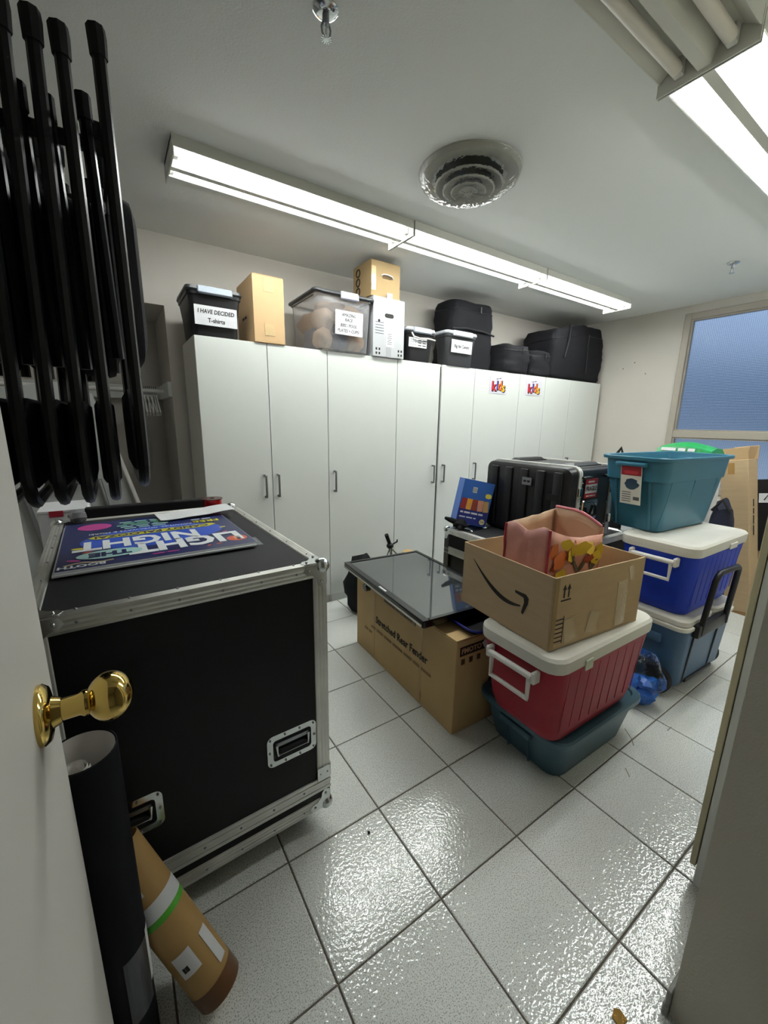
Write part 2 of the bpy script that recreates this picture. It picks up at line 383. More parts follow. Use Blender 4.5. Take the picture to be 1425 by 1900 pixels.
t = thing('ceiling_air_diffuser', 'round ceiling air diffuser wrapped in clear plastic film', 'air vent', (1.165, .92, ZC))
MB().lathe([(.225, 0), (.225, -.005), (.21, -.018), (.165, -.01), (.15, -.004)], n=40).build('outer_ring', M_VENT, t, True)
for r_, z_ in ((.15, -.04), (.115, -.055), (.08, -.066)):
    MB().lathe([(r_, z_), (r_-.006, z_-.006), (r_-.05, z_+.026), (r_-.046, z_+.03), (r_, z_)], n=40).build('cone', M_VENT, t, True)
MB().lathe([(.001, -.071), (.045, -.069), (.047, -.062), (.001, -.06)], n=28).build('centre_disc', M_VENT, t, True)
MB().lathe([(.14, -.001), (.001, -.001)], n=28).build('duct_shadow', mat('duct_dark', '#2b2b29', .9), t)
b = MB(); n_ = 150; rs = []
for i, (r_, z_) in enumerate([(.23, -.004), (.222, -.028), (.195, -.05), (.16, -.07), (.12, -.082), (.07, -.086), (.02, -.084)]):
    rs.append([V((r_*math.cos(2*math.pi*k/n_), r_*math.sin(2*math.pi*k/n_), z_ + .007*noise.noise(V((k*.45, i*1.7, 0))) + .003*noise.noise(V((k*1.1, i*3.3, 4))))) for k in range(n_)])
b.rings(rs, False, True); b.build('plastic_film', M_FILM, t, True)

# ================================================================== CABINETS
YC = 1.92; HC = 1.786
def bar_handle(parent, x, z, y):
    b = MB(); b.bb(x-.006, x+.006, y-.034, y-.024, z-.075, z+.075, .002)
    for s in (-1, 1): b.bb(x-.006, x+.006, y-.03, y+.001, z+s*.069-.006, z+s*.069+.006)
    return b.build('handle', M_STEEL, parent)
def cabinet(x0, x1, doors, label):
    """doors: list of (a,b,handle_x)"""
    t = thing('storage_cabinet', label, 'cabinet', ((x0+x1)/2, YC, 0), 0, 'tall white storage cabinets')
    cx = (x0+x1)/2; a, b_ = x0-cx+.002, x1-cx-.002; D = .42
    body = MB(); body.bb(a, a+.016, .02, D, 0, HC); body.bb(b_-.016, b_, .02, D, 0, HC); body.bb(a+.016, b_-.016, .02, D, HC-.016, HC); body.bb(a+.016, b_-.016, .02, D, .06, .076); body.bb(a+.016, b_-.016, D-.006, D, .06, HC)
    body.build('body', M_CARCASS, t)
    MB().bb(a+.016, b_-.016, .012, .028, 0, .06).build('plinth', M_WHITE, t)
    for p, q, hx in doors:
        d = MB().bb(p-cx+.002, q-cx-.002, 0, .018, .064, HC-.001, .0015).build('door', M_WHITE, t)
        bar_handle(d, hx-cx, .92, 0)
    return t
kc = [cabinet(.122, .93, [(.122, .528, .478), (.528, .93, .562)], 'white two door cabinet at the chair end of the row under the tee shirt tote'),
 cabinet(.93, 1.5, [(.93, 1.5, .972)], 'white single door cabinet under the clear tote and grey box'),
 cabinet(1.5, 2.305, [(1.5, 1.918, 1.872), (1.935, 2.305, 1.982)], 'white two door cabinet with a dark gap between its doors'),
 cabinet(2.305, 2.89, [(2.305, 2.89, 2.352)], 'white single door cabinet with one coloured kids sign'),
 cabinet(2.89, 3.70, [(2.89, 3.275, 3.23), (3.275, 3.70, 3.32)], 'white two door cabinet with a kids sign on its first door'),
 cabinet(3.70, 4.262, [(3.70, 4.262, 3.745)], 'white single door cabinet in the corner under the big black bag')]
def kids_sign(x0, x1, z0, z1, label):
    t = thing('kids_sign', label, 'sign', ((x0+x1)/2, YC-.0015, (z0+z1)/2), 0, 'kids signs taped on cabinet doors')
    M = frame((0, 0, 0), (1, 0, 0), (0, 0, 1)); W_, H = x1-x0, z1-z0
    patch('sheet', W_, H, M, mat('sign_sheet', '#cfcdda', .35), t)
    cs = ['#c2202f', '#5b3fb0', '#e0641f', '#f0b21d']
    for k, ch in enumerate('kids'):
        xx = (-.29, -.08, .08, .28)[k]*W_; zz = (-.1, -.02, -.04, -.12)[k]*H
        text('letter', ch, H*.8, off(M, xx+.008, zz-.004, .0015), M_INK, t, bold=.006)
        text('letter', ch, H*.8, off(M, xx, zz, .0022), mat('kids_'+ch, cs[k], .5), t, bold=.002)
    smudge(W_*.28, H*.04, off(M, 0, H*.38, .0012) @ Matrix.Rotation(R(10), 4, 'Z'), M_INK, t, 2)
kids_sign(2.49, 2.715, 1.598, 1.742, 'white kids sign on the single door cabinet')
kids_sign(2.985, 3.215, 1.605, 1.748, 'white kids sign on the two door cabinet')

# ---------- things on top of the cabinets
def latch_tote(x0, x1, y0, y1, z0, h, label, lidmat, clipmat, bodymat=M_BLACK, name='storage_tote'):
    w_, d_ = x1-x0, y1-y0
    t = thing(name, label, 'storage tote', ((x0+x1)/2, (y0+y1)/2, z0), 0)
    hb = h-.03
    b = MB(); b.rings([rr(w_-.055, d_-.055, .03, 0), rr(w_-.05, d_-.05, .03, .01), rr(w_-.028, d_-.028, .03, hb*.9), rr(w_-.006, d_-.006, .032, hb*.92), rr(w_-.004, d_-.004, .032, hb), rr(w_-.012, d_-.012, .03, hb), rr(w_-.06, d_-.06, .03, .012)]); b.build('tub', bodymat, t, True)
    b = MB(); b.rings([rr(w_, d_, .03, hb), rr(w_+.008, d_+.008, .03, hb+.008), rr(w_, d_, .03, hb+.024), rr(w_-.05, d_-.05, .02, hb+.03), rr(w_-.07, d_-.07, .02, hb+.026)]); b.build('lid', lidmat, t, True)
    for s in (-1, 1):
        MB().box((0, s*(d_/2+.004), hb+.006), (w_*.62, .02, .04), Matrix.Rotation(R(8*s), 3, 'X'), .005).build('clip', clipmat, t)
    return t, w_, d_, hb
FR = ((1, 0, 0), (0, 0, 1))
M_GREYLID = mat('grey_lid_plastic', '#a7abb0', .42)
t, w_, d_, hb = latch_tote(.10, .392, 1.905, 2.26, HC, .255, 'black latch tote labelled tee shirts on the first cabinet', mat('dark_lid_plastic', '#2c2e31', .4), M_GREYPL)
M = frame((0, -d_/2+.006, .105), (1, 0, 0), (0, -.04, 1))
patch('label', .225, .10, M, M_PAPER, t)
text('lettering', 'I HAVE DECIDED', .030, off(M, 0, .02, .0015), M_INK, t, shear=.15, bold=.0006, xs=.86); text('lettering', 'T-shirts', .032, off(M, 0, -.024, .0015), M_INK, t, bold=.0005, xs=.9)

def carton(name, x0, x1, y0, y1, z0, h, m, label, rotz=0, tape=True, group=None):
    w_, d_ = x1-x0, y1-y0
    t = thing(name, label, 'box', ((x0+x1)/2, (y0+y1)/2, z0), rotz, group)
    b = MB(); b.bb(-w_/2, w_/2, -d_/2, d_/2, 0, h-.004, .003, 2); b.build('body', m, t)
    for s in (-1, 1): MB().bb(-w_/2+.001, w_/2-.001, (0.001 if s > 0 else -d_/2+.001), (d_/2-.001 if s > 0 else -.001), h-.004, h, .001).build('top_flap', m, t)
    return t, w_, d_
t, w_, d_ = carton('tall_carton', .455, .642, 1.91, 2.25, HC, .372, M_CARDPALE, 'plain tall cardboard carton between black tote and clear tote')
patch('tape', .06, .075, frame((0, -d_/2-.0005, .32), *FR), M_TAPE, t); patch('tape', .06, .065, frame((0, -d_/2-.0005, .075), *FR), M_TAPE, t)
smudge(.09, .014, frame((-w_/2-.0005, .02, .16), (0, -1, 0), (0, 0, 1)), M_INKBR, t, 2)

# clear tote with tan and navy cloth
t = thing('clear_storage_tote', 'clear plastic tote full of tan cloth with handwritten sign', 'storage tote', (1.05, 2.105, HC))
w_, d_ = .42, .44
b = MB(); b.rings([rr(w_-.04, d_-.04, .05, 0), rr(w_-.035, d_-.035, .05, .01), rr(w_-.005, d_-.005, .05, .32), rr(w_+.012, d_+.012, .05, .325), rr(w_+.012, d_+.012, .05, .335), rr(w_-.011, d_-.011, .048, .335), rr(w_-.046, d_-.046, .046, .012)]); b.build('tub', M_CLEAR, t, True)
b = MB(); b.tube([(p.x, p.y, .345 + .004*math.sin(i)) for i, p in enumerate(rr(w_+.02, d_+.02, .05, 0, n=5))], .013, 8, True); b.build('lid_rim', mat('dark_lid_plastic', '#2c2e31', .4), t, True)
b = MB(); b.rings([rr(w_+.005, d_+.005, .05, .346), rr(w_-.08, d_-.08, .05, .362), rr(w_-.2, d_-.2, .04, .364)]); b.build('lid', M_CLEAR, t, True)
for s in (-1, 1): MB().box((.02, s*(d_/2+.02), .335), (.13, .022, .05), Matrix.Rotation(R(10*s), 3, 'X'), .006).build('clip', mat('lilac_grey_clip', '#9c9fae', .4), t)
M = frame((.02, -d_/2-.012, .175), (1, 0, .0), (0, -.06, 1))
sg = patch('sign', .205, .145, M, M_PAPER, t)
for s_, z_ in (('AMAZING', .047), ('RACE', .018), ('BIBS / POOL', -.016), ('PLATES + CUPS/', -.048)):
    text('lettering', s_, .028, off(M, -.005, z_, .0016), M_INK, t, shear=.2, xs=.82)
M_TANC = mat('tan_cloth', '#b79a7c', .9, bump=.4, bscale=30); M_NAVYC = mat('navy_cloth', '#39415a', .9, bump=.4, bscale=30); M_ORC = mat('ochre_cloth', '#b98d5a', .9, bump=.4, bscale=30)
for k, (x, y, z, a, b_, c, m_, nm_) in enumerate([(-.13, -.13, .07, .06, .06, .065, M_TANC, 'tan'), (-.01, -.14, .065, .055, .055, .06, M_NAVYC, 'navy'), (.12, -.13, .07, .065, .06, .065, M_ORC, 'ochre'), (-.14, .02, .08, .05, .09, .075, M_NAVYC, 'navy'), (-.02, .05, .09, .065, .11, .08, M_TANC, 'tan'), (.12, .05, .08, .065, .1, .075, M_TANC, 'tan'), (-.115, -.11, .19, .075, .075, .06, M_TANC, 'tan'), (.02, -.12, .17, .06, .07, .055, M_TANC, 'tan'), (.13, -.1, .185, .055, .08, .055, M_NAVYC, 'navy'), (-.12, .09, .20, .07, .1, .07, M_ORC, 'ochre'), (.05, .09, .21, .08, .1, .06, M_TANC, 'tan'), (-.06, -.08, .275, .1, .1, .035, M_TANC, 'tan'), (.09, -.06, .265, .085, .11, .04, M_ORC, 'ochre')]):
    o = MB().ball((0, 0, 0), 1, (a*1.06, b_*1.04, c*1.04), 18, 12, .35, k).build('cloth_bundle', m_, None, 'all', (1.05+x*.93, 2.105+y, HC+.012+z))
    tag(o, nm_ + ' cloth bundle packed inside the clear tote', 'cloth', 'cloth bundles in the clear tote')

# grey box and carton on it
M_GREYBOX = mat('grey_card', '#a9abad', .6, var=.03, vscale=10)
t, w_, d_ = carton('grey_box', 1.272, 1.538, 1.90, 2.22, HC, .39, M_GREYBOX, 'light grey upright box with black hand hole beside clear tote')
M = frame((0, -d_/2-.0006, 0), *FR)
patch('hand_hole', .075, .026, off(M, 0, .275), M_INK, t, rad=.012); patch('tape', .045, .12, off(M, 0, .36), mat('grey_tape', '#c3c5c8', .3), t); patch('tape', .04, .07, off(M, 0, .035), mat('grey_tape2', '#97999b', .35), t)
lb = patch('label', .07, .10, off(M, .01, .12), M_PAPER, t)
for k in range(6): patch('print', .05*(.6+.4*random.random()), .004, off(M, .005, .155-k*.013, .0013), mat('print_grey', '#55585c', .7), t, .0004)
for k in range(5): patch('print', .07, .004, off(M, -.08, .225-k*.018), mat('print_grey', '#55585c', .7), t, .0006)
patch('print', .018, .018, off(M, -.085, .235), M_INK, t, .0006, .008)
for x_ in (-.105, -.08, .085, .11):
    for z_ in (.022, .05): patch('print', .013, .016, off(M, x_, z_), M_INK, t, .0006)
t, w_, d_ = carton('handled_carton', 1.262, 1.502, 1.915, 2.16, HC+.3905, .225, M_CARD2, 'brown carton with white handle standing on the grey box')
M = frame((.01, -d_/2-.0006, .13), *FR)
MB().tube([off(M, x_, z_, .008 if abs(x_) < .04 else .001).translation for x_, z_ in ((-.05, .005), (-.035, .012), (0, .014), (.035, .008), (.05, -.004))], .007, 8, flat=.6).build('handle', M_HANDWH, t, True)
patch('hand_hole', .08, .02, off(M, 0, 0), mat('hole_dark', '#5d4a2e', .9), t, rad=.009)
for k in range(3):
    c = V((-w_/2-.001, .05, .055+.06*k)); MB().tube([c + V((0, .024*math.cos(a*math.pi/10), .024*math.sin(a*math.pi/10))) for a in range(20)], .005, 6, True).build('ring_print', M_INK, t, True)
patch('tape', .035, .15, frame((-w_/2+.02, -d_/2-.0008, .11), *FR), M_TAPE, t)

t, w_, d_, hb = latch_tote(1.57, 1.842, 1.90, 2.24, HC, .24, 'small black latch tote with white cord beside the grey box', M_GREYLID, M_GREYPL)
M = frame((-.035, -d_/2+.006, .13), (1, 0, 0), (0, -.05, 1)); patch('label', .17, .065, M, M_PAPER, t)
for k, s_ in enumerate(('Camp Tents', 'and covers', 'Black out')): smudge(.075, .006, off(M, .04, .018-.018*k, .0013), M_INK, t, 2)
for k in range(9): patch('print', .006, .006, off(M, -.065+.02*(k % 3), .02-.018*(k//3), .0013), mat('print_grey', '#55585c', .7), t, .0004)
MB().tube([(-.10, -d_/2-.002, .195), (-.085, -d_/2-.012, .165), (-.03, -d_/2-.012, .158), (.05, -d_/2-.012, .165), (.12, -d_/2-.008, .16)], .006, 8).build('cord', mat('white_cord', '#d9d4cc', .8), t, True)
t, w_, d_, hb = latch_tote(1.935, 2.275, 1.885, 2.05, HC, .262, 'black latch tote with pale lid labelled covers before the tall black bag', M_GREYLID, mat('pale_clip', '#c4c8cb', .4), mat('charcoal_plastic', '#2b2c2e', .5, bump=.15, bscale=150))
M = frame((.0, -d_/2+.004, .145), (1, 0, 0), (0, -.05, 1)); patch('label', .225, .095, M, M_PAPER, t); text('lettering', 'Big Air Covers', .034, off(M, 0, 0, .0015), M_INK, t, xs=.8, bold=.0005)

def rrs(w, d, r, z):
    o = rr(w, d, r, z, n=3); q = []
    for a, b in zip(o, o[1:]+o[:1]):
        m = max(1, int((b-a).length/.05)); q += [a.lerp(b, k/m) for k in range(m)]
    return q
def soft_bag(name, cx, cy, w_, d_, h, label, seed, lean=0, zip_z=.75, group='black fabric bags on the cabinets', top=.82, slope=0):
    t = thing(name, label, 'bag', (cx, cy, HC), 0, group)
    rs = []; K = 16; base = rrs(w_, d_, .07*min(1, w_/.4), 0)
    for i in range(K+1):
        f = i/K; s = 1 if f < .6 else 1 - (1-top)*((f-.6)/.4)**2
        if i == 0: s = .93
        ring = []
        for p in [V((q0.x*s, q0.y*s, h*f)) for q0 in base]:
            nz = noise.noise(V((p.x*5+seed, p.y*5, p.z*6)))*.7 + noise.noise(V((p.x*15, p.y*15+seed, p.z*22)))*.45
            k = .03 if 0 < i < K else .01; q = 1 + k*nz/max(.12, math.hypot(p.x, p.y))
            ring.append(V((p.x*q+lean*f, p.y*q, p.z + (0 if i == 0 else (.018*nz - slope*max(0, -p.x/w_)*2*h)*min(1, f*2)))))
        rs.append(ring)
    last = rs[-1]; c = sum(last, V())/len(last)
    rs.append([c + (p-c)*.6 + V((0, 0, .012)) for p in last]); rs.append([c + (p-c)*.15 + V((0, 0, .014)) for p in last])
    b = MB(); b.rings(rs); b.build('bag_body', M_FABBLK, t, 'all')
    MB().tube([q1*1.0 + V((q1.x, q1.y, 0))*.006 for q1 in rs[int(K*zip_z)]], .0035, 6, True).build('piping', mat('black_webbing', '#17171a', .6), t, True)
    MB().box((w_*.12, -d_/2*1.03, h*zip_z*.97), (.012, .008, .05), None, .003).build('zip_pull', M_BLACK, t)
    return t
t = soft_bag('cylinder_bag', 2.40, 2.19, .52, .28, .555, 'tall black fabric bag nearly reaching the ceiling behind the covers tote', 1.3, 0, .93, top=.9)
MB().tube([(.255, -.06, .5), (.275, -.07, .3), (.27, -.08, .15), (.262, -.06, .05)], .012, 6, flat=.4).build('strap', mat('black_webbing', '#17171a', .6), t, True)
MB().tube([(-.25, -.135, .32), (-.1, -.147, .335), (.1, -.15, .33), (.25, -.135, .315)], .008, 6).build('seam', mat('black_webbing', '#17171a', .6), t, True)
soft_bag('small_fabric_bag', 2.845, 2.06, .335, .30, .245, 'small black fabric bag right beside the tall black bag', 4.1, 0, .85, top=.94)
soft_bag('small_fabric_bag', 3.185, 2.06, .30, .30, .225, 'small black fabric bag against the big square black bag', 7.7, 0, .85, top=.92)
t = soft_bag('large_fabric_bag', 3.80, 2.12, .90, .42, .545, 'big square black equipment bag in the corner by the window wall', 11.2, 0, .82, top=.9, slope=.16)
MB().tube([(-.2, -.19, .52), (-.25, -.222, .38), (-.3, -.222, .2)], .014, 6, flat=.35).build('strap', mat('black_webbing', '#17171a', .6), t, True)
MB().tube([(.1, -.215, .46), (.09, -.225, .3), (.1, -.225, .08)], .006, 6).build('seam', mat('black_webbing', '#17171a', .6), t, True)

# ================================================================== CLOSET NICHE CONTENT
t = thing('closet_rail', 'white closet rail on wooden cleats in the shaded niche', 'closet rail', (0, 2.72, 1.55))
MB().bb(NX-.022, NX, -.27, .28, -.075, .02, .002).build('cleat', M_WHITE, t)
MB().bb(XL, NX-.02, .26, .279, -.075, .02, .002).build('cleat', M_WHITE, t)
MB().cyl((XL, -.03, -.03), (NX-.01, -.03, -.03), .014, n=12).build('rod', M_HANDWH, t, True)
for k in range(7):
    x = -.02 - .012*k; a = R(random.uniform(-10, 10))
    h = thing('clothes_hanger', 'white plastic clothes hanger bunched on the closet rail', 'hanger', (x, 2.69, 1.52), R(random.uniform(-7, 7)), 'white hangers on the closet rail')
    MB().tube([(0, .0, -.03), (0, 0, .0), (0, .012, .018), (0, .0, .03), (0, -.016, .018)], .003, 6).build('hook', M_STEEL, h, True)
    MB().tube([(0, 0, -.03), (0, .19, -.15), (0, .17, -.165), (0, -.17, -.165), (0, -.19, -.15)], .0045, 6, True).build('shoulder', M_HANDWH, h, True)
t = thing('plastic_folding_table', 'light grey plastic folding table tilted upright in the closet niche', 'folding table', (-.42, 2.34, 0))
Mx = Matrix.Rotation(R(-11), 4, 'Y')
b = MB(); MM = Matrix.Translation((-.02, 0, 0)) @ Mx
b.prism([(p.x+.0, p.y+.74) for p in rr(.62, 1.44, .12, 0, n=6)], frame((0, .03, 0.06), (.981, 0, .19), (-.19, 0, .981)), .045)
b.build('table_top', mat('grey_table_plastic', '#a9acab', .5, bump=.2, bscale=150), t, True)
b = MB(); b.tube([(-.2, -.035, .06), (-.33, -.035, .9), (.02, -.035, .97), (.16, -.035, .02)], .012, 8); b.build('leg', M_STEEL, t, True)
t = thing('mop', 'white mop handle slanting in the niche behind the chairs', 'mop', (-.02, 2.25, 0))
MB().cyl((0, 0, .02), (-.27, .06, 1.12), .012, n=10).build('handle', M_HANDWH, t, True); MB().box((.0, 0, .02), (.26, .07, .04), None, .01).build('mop_head', M_GREYPL, t)
t = thing('white_bin_box', 'white box with red top edge behind the black road case', 'box', (-.53, 1.75, 0))
b = MB(); b.bb(-.09, .09, -.12, .12, 0, .91, .004); b.build('body', M_PAPER, t); MB().bb(-.092, .092, -.122, .122, .91, .925, .003).build('lid', M_PAPER, t); MB().bb(-.05, .0, -.1235, -.1222, .895, .922).build('red_mark', mat('red_print', '#a8283a', .5), t)
t = thing('folded_black_table', 'black folded table top standing on edge behind the road case', 'folding table', (-.15, 1.415, 0))
MB().bb(-.29, .235, 0, .035, 0, .962, .008, 2).build('table_top', mat('matte_black_board', '#08080a', .6), t); MB().tube([(-.2, .06, .05), (-.2, .06, .85), (.18, .06, .85), (.18, .06, .05)], .011, 8).build('leg', M_TUBEBLK, t, True)

# ================================================================== HANGING FOLDED CHAIRS
def make_chair(fab, cb=.78):
    """folded chair hanging upside down: feet up, backrest hoop down. thickness along x, width along y (0..0.46), z 0 (hoop) .. 0.92 (feet)"""
    t = thing('folding_chair', 'folded black chair', 'chair')
    W_ = .44; r = .0125
    hoop = [(0, 0, .90), (0, 0, .5), (0, 0, .16), (0, .012, .07), (0, .05, .018), (0, .10, .0)]
    path = hoop + [(x, W_-y, z) for x, y, z in reversed(hoop)]
    MB().tube(path, r, 8).build('back_frame', M_TUBEBLK, t, True)
    for y in (0, W_): MB().tube([(0, y, .865), (0, y, .90), (-.001, y, .915)], [.0155, .017, .0165], 8).build('foot_cap', M_RUBBER, t, True)
    x2 = -.03
    for y in (.035, W_-.035):
        l = MB(); l.tube([(x2-.006, y, .80), (x2, y, .5), (x2+.004, y, .30)], .0115, 8); l = l.build('rear_leg', M_TUBEBLK, t, True)
        MB().tube([(x2-.006, y, .765), (x2-.006, y, .81)], .015, 8).build('foot_cap', M_RUBBER, l, True)
    MB().cyl((x2-.004, .035, .70), (x2-.004, W_-.035, .70), .008, n=8).build('crossbar', M_TUBEBLK, t, True)
    MB().cyl((0, 0, cb), (0, W_, cb), .008, n=8).build('crossbar', M_TUBEBLK, t, True)
    b = MB(); b.rings([[V((xx + (.0 if 0 < i < 4 else .0), .035 + (W_-.07)/2 + y_*s, z_)) for y_, z_ in [(p.x, p.y+.50) for p in rr(W_-.07, .36, .08, 0, n=4)] for s in (1,)] if False else
             [V((xx, W_/2 + p.x*sc, .49 + p.y*sc)) for p in rr(W_-.125, .37, .08, 0, n=4)] for i, (xx, sc) in enumerate(((.008, .93), (.018, 1), (.034, .97), (.042, .85)))])
    b.build('seat', fab, t, True)
    b = MB(); b.rings([[V((xx, W_/2 + p.x*sc, .135 + p.y*sc)) for p in rr(W_-.05, .2, .07, 0, n=4)] for xx, sc in ((-.022, .9), (-.016, 1), (.008, 1), (.018, .9))])
    b.build('backrest', fab, t, True)
    return t
protoA = make_chair(M_CHAIRFLK)
CH = [(-.254, .50, 1.165, 'the outermost of the row beside the cabinets', M_CHAIRFAB, 0), (-.320, .49, 1.135, 'second from the cabinet side', None, .3), (-.374, .48, 1.135, 'third from the cabinet side', None, 1.2), (-.424, .48, 1.135, 'fourth from the cabinet side', None, 1.6), (-.474, .47, 1.135, 'fifth from the cabinet side', None, 1.6), (-.526, .47, 1.135, 'sixth from the cabinet side', None, 1.4), (-.578, .47, 1.135, 'seventh from the cabinet side and nearest the wall', None, 1.4)]
for k, (x, y, z, w_, fb, tl_) in enumerate(CH):
    c = protoA if k == 1 else (make_chair(fb, .75) if fb else copy_tree(protoA))
    c.location = (x, y, z); c.rotation_euler = (0, R(tl_), 0)
    tag(c, 'folded black metal chair hung upside down, ' + w_, 'chair', 'folded chairs hanging in a row')
t = thing('chair_rack', 'black steel wall arms holding up the hanging folded chairs', 'rack', (XL, .7, 1.895))
for y in (-.15, .15):
    MB().bb(0, .79, y-.012, y+.012, -.012, .012, .003).build('arm', M_TUBEBLK, t)
    MB().bb(.77, .79, y-.012, y+.012, .012, .045, .003).build('end_stop', M_TUBEBLK, t)
MB().bb(0, .02, -.25, .25, -.12, .12, .004).build('wall_plate', M_TUBEBLK, t)
# tubular stand partly seen behind the door edge
t = thing('tubular_stand', 'black tubular stand standing between door edge and road case', 'stand', (-.655, 1.16, 0))
MB().tube([(-.08, 0, 0), (-.02, .0, 1.06)], .012, 8).build('leg', M_TUBEBLK, t, True); MB().tube([(.09, .0, 0), (-.09, .02, 1.04)], .012, 8).build('leg', M_TUBEBLK, t, True)
MB().tube([(-.05, .06, 0), (-.03, .03, .92)], .012, 8).build('leg', M_TUBEBLK, t, True)

# ================================================================== DOOR
d1 = struct(MB().bb(-.475, -.432, -.468, .098, .012, 2.08, .003).build('door_1', M_DOOR))
K = thing('door_knob', 'polished brass round knob on the white door leaf', 'door knob', (-.432, -.012, .948))
K.rotation_euler = (0, R(90), 0); K.scale = (1.16, 1.16, 1.16)
MB().lathe([(.001, 0), (.034, 0), (.034, .004), (.030, .009), (.018, .012), (.014, .02), (.001, .02)], n=36).build('rosette', M_GOLD, K, True)
MB().lathe([(.0125, .018), (.0125, .036), (.015, .040), (.015, .044), (.013, .047)], n=28).build('shank', M_GOLD, K, True)
MB().lathe([(.012, .043)] + [(max(.0008, .029*math.sin(R(a))), .0665 - .0245*math.cos(R(a))) for a in range(26, 181, 11)], n=48).build('knob', M_GOLD, K, 'all')

# ================================================================== FLIGHT CASES
def extr(b, p0, p1, a, c, w_=.04, t_=.0025, wa=None):
    """ridged aluminium angle along p0-p1 on faces whose inward directions are a and c"""
    p0, p1, a, c = V(p0), V(p1), V(a), V(c)
    o = -(a+c)*t_
    pr = [(0, 0)]
    prof = [V((0, 0, 0))]
    pts = [o]
    wa = wa or w_
    for k in range(7): pts.append(o + a*(wa*(k+1)/7) + (c*(-.0016 if k % 2 else 0)))
    pts.append(a*wa); pts.append(V((0, 0, 0))+a*.001+c*.001); pts.append(c*w_)
    for k in range(7): pts.append(o + c*(w_*(7-k)/7) + (a*(-.0016 if k % 2 else 0)))
    b.rings([[p0+q for q in pts], [p1+q for q in pts]])
def corner(parent, p, s):
    """ball corner: p corner point, s outward signs"""
    b = MB(); p = V(p); s = V(s)
    b.ball(p - s*.008, .0235, u=14, v=8)
    for ax in range(3):
        n = V((0, 0, 0)); n[ax] = s[ax]; a = V((0, 0, 0)); c = V((0, 0, 0)); a[(ax+1) % 3] = -s[(ax+1) % 3]; c[(ax+2) % 3] = -s[(ax+2) % 3]
        o = p + n*.003
        b.prism([(0, 0), (.062, 0), (.07, .015), (.06, .027), (.043, .03), (.03, .043), (.027, .06), (.015, .07), (0, .062)], Matrix(((a.x, c.x, n.x, o.x), (a.y, c.y, n.y, o.y), (a.z, c.z, n.z, o.z), (0, 0, 0, 1))), .0018)
        for u, v in ((.052, .014), (.014, .052)): b.ball(o + a*u + c*v + n*.002, .0045, u=8, v=5)
    return b.build('ball_corner', M_CHROME, parent, True)
def dish_handle(parent, M, w_=.155, h=.105):
    b = MB()
    oo = [V((p.x, p.y, .002)) for p in rr(w_, h, .018, 0)]; oi = [V((p.x, p.y, .003)) for p in rr(w_-.034, h-.034, .01, 0)]; ob = [V((p.x, p.y, -.022)) for p in rr(w_-.046, h-.046, .008, 0)]
    ol = [V((p.x, p.y, 0)) for p in rr(w_, h, .018, 0)]
    b.rings([[M @ q for q in r] for r in (ol, oo, oi, ob)], False, True); d = b.build('recessed_dish', M_CHROME, parent, True)
    b = MB()
    for x, y in ((-.44, -.4), (-.15, -.43), (.15, -.43), (.44, -.4), (-.44, .4), (-.15, .43), (.15, .43), (.44, .4), (-.455, 0), (.455, 0)): b.ball(M @ V((x*w_, y*h, .003)), .0035, u=8, v=5)
    b.build('rivet', M_STEEL, d, True)['kind'] = 'stuff'
    MB().tube([M @ V(q) for q in ((-.05, .02, .004), (-.048, -.012, .006), (.048, -.012, .006), (.05, .02, .004))], .0055, 8).build('swing_handle', M_CHROME, d, True)
    b = MB(); b.prism([(p.x, p.y-.012) for p in rr(.088, .026, .008, 0)], M @ Matrix.Translation((0, 0, .0)), .011); b.build('grip', M_RUBBER, d, True)
    MB().prism([(-.052, .012), (.052, .012), (.052, .024), (-.052, .024)], M @ Matrix.Translation((0, 0, -.004)), .008).build('hinge_bar', M_STEEL, d)
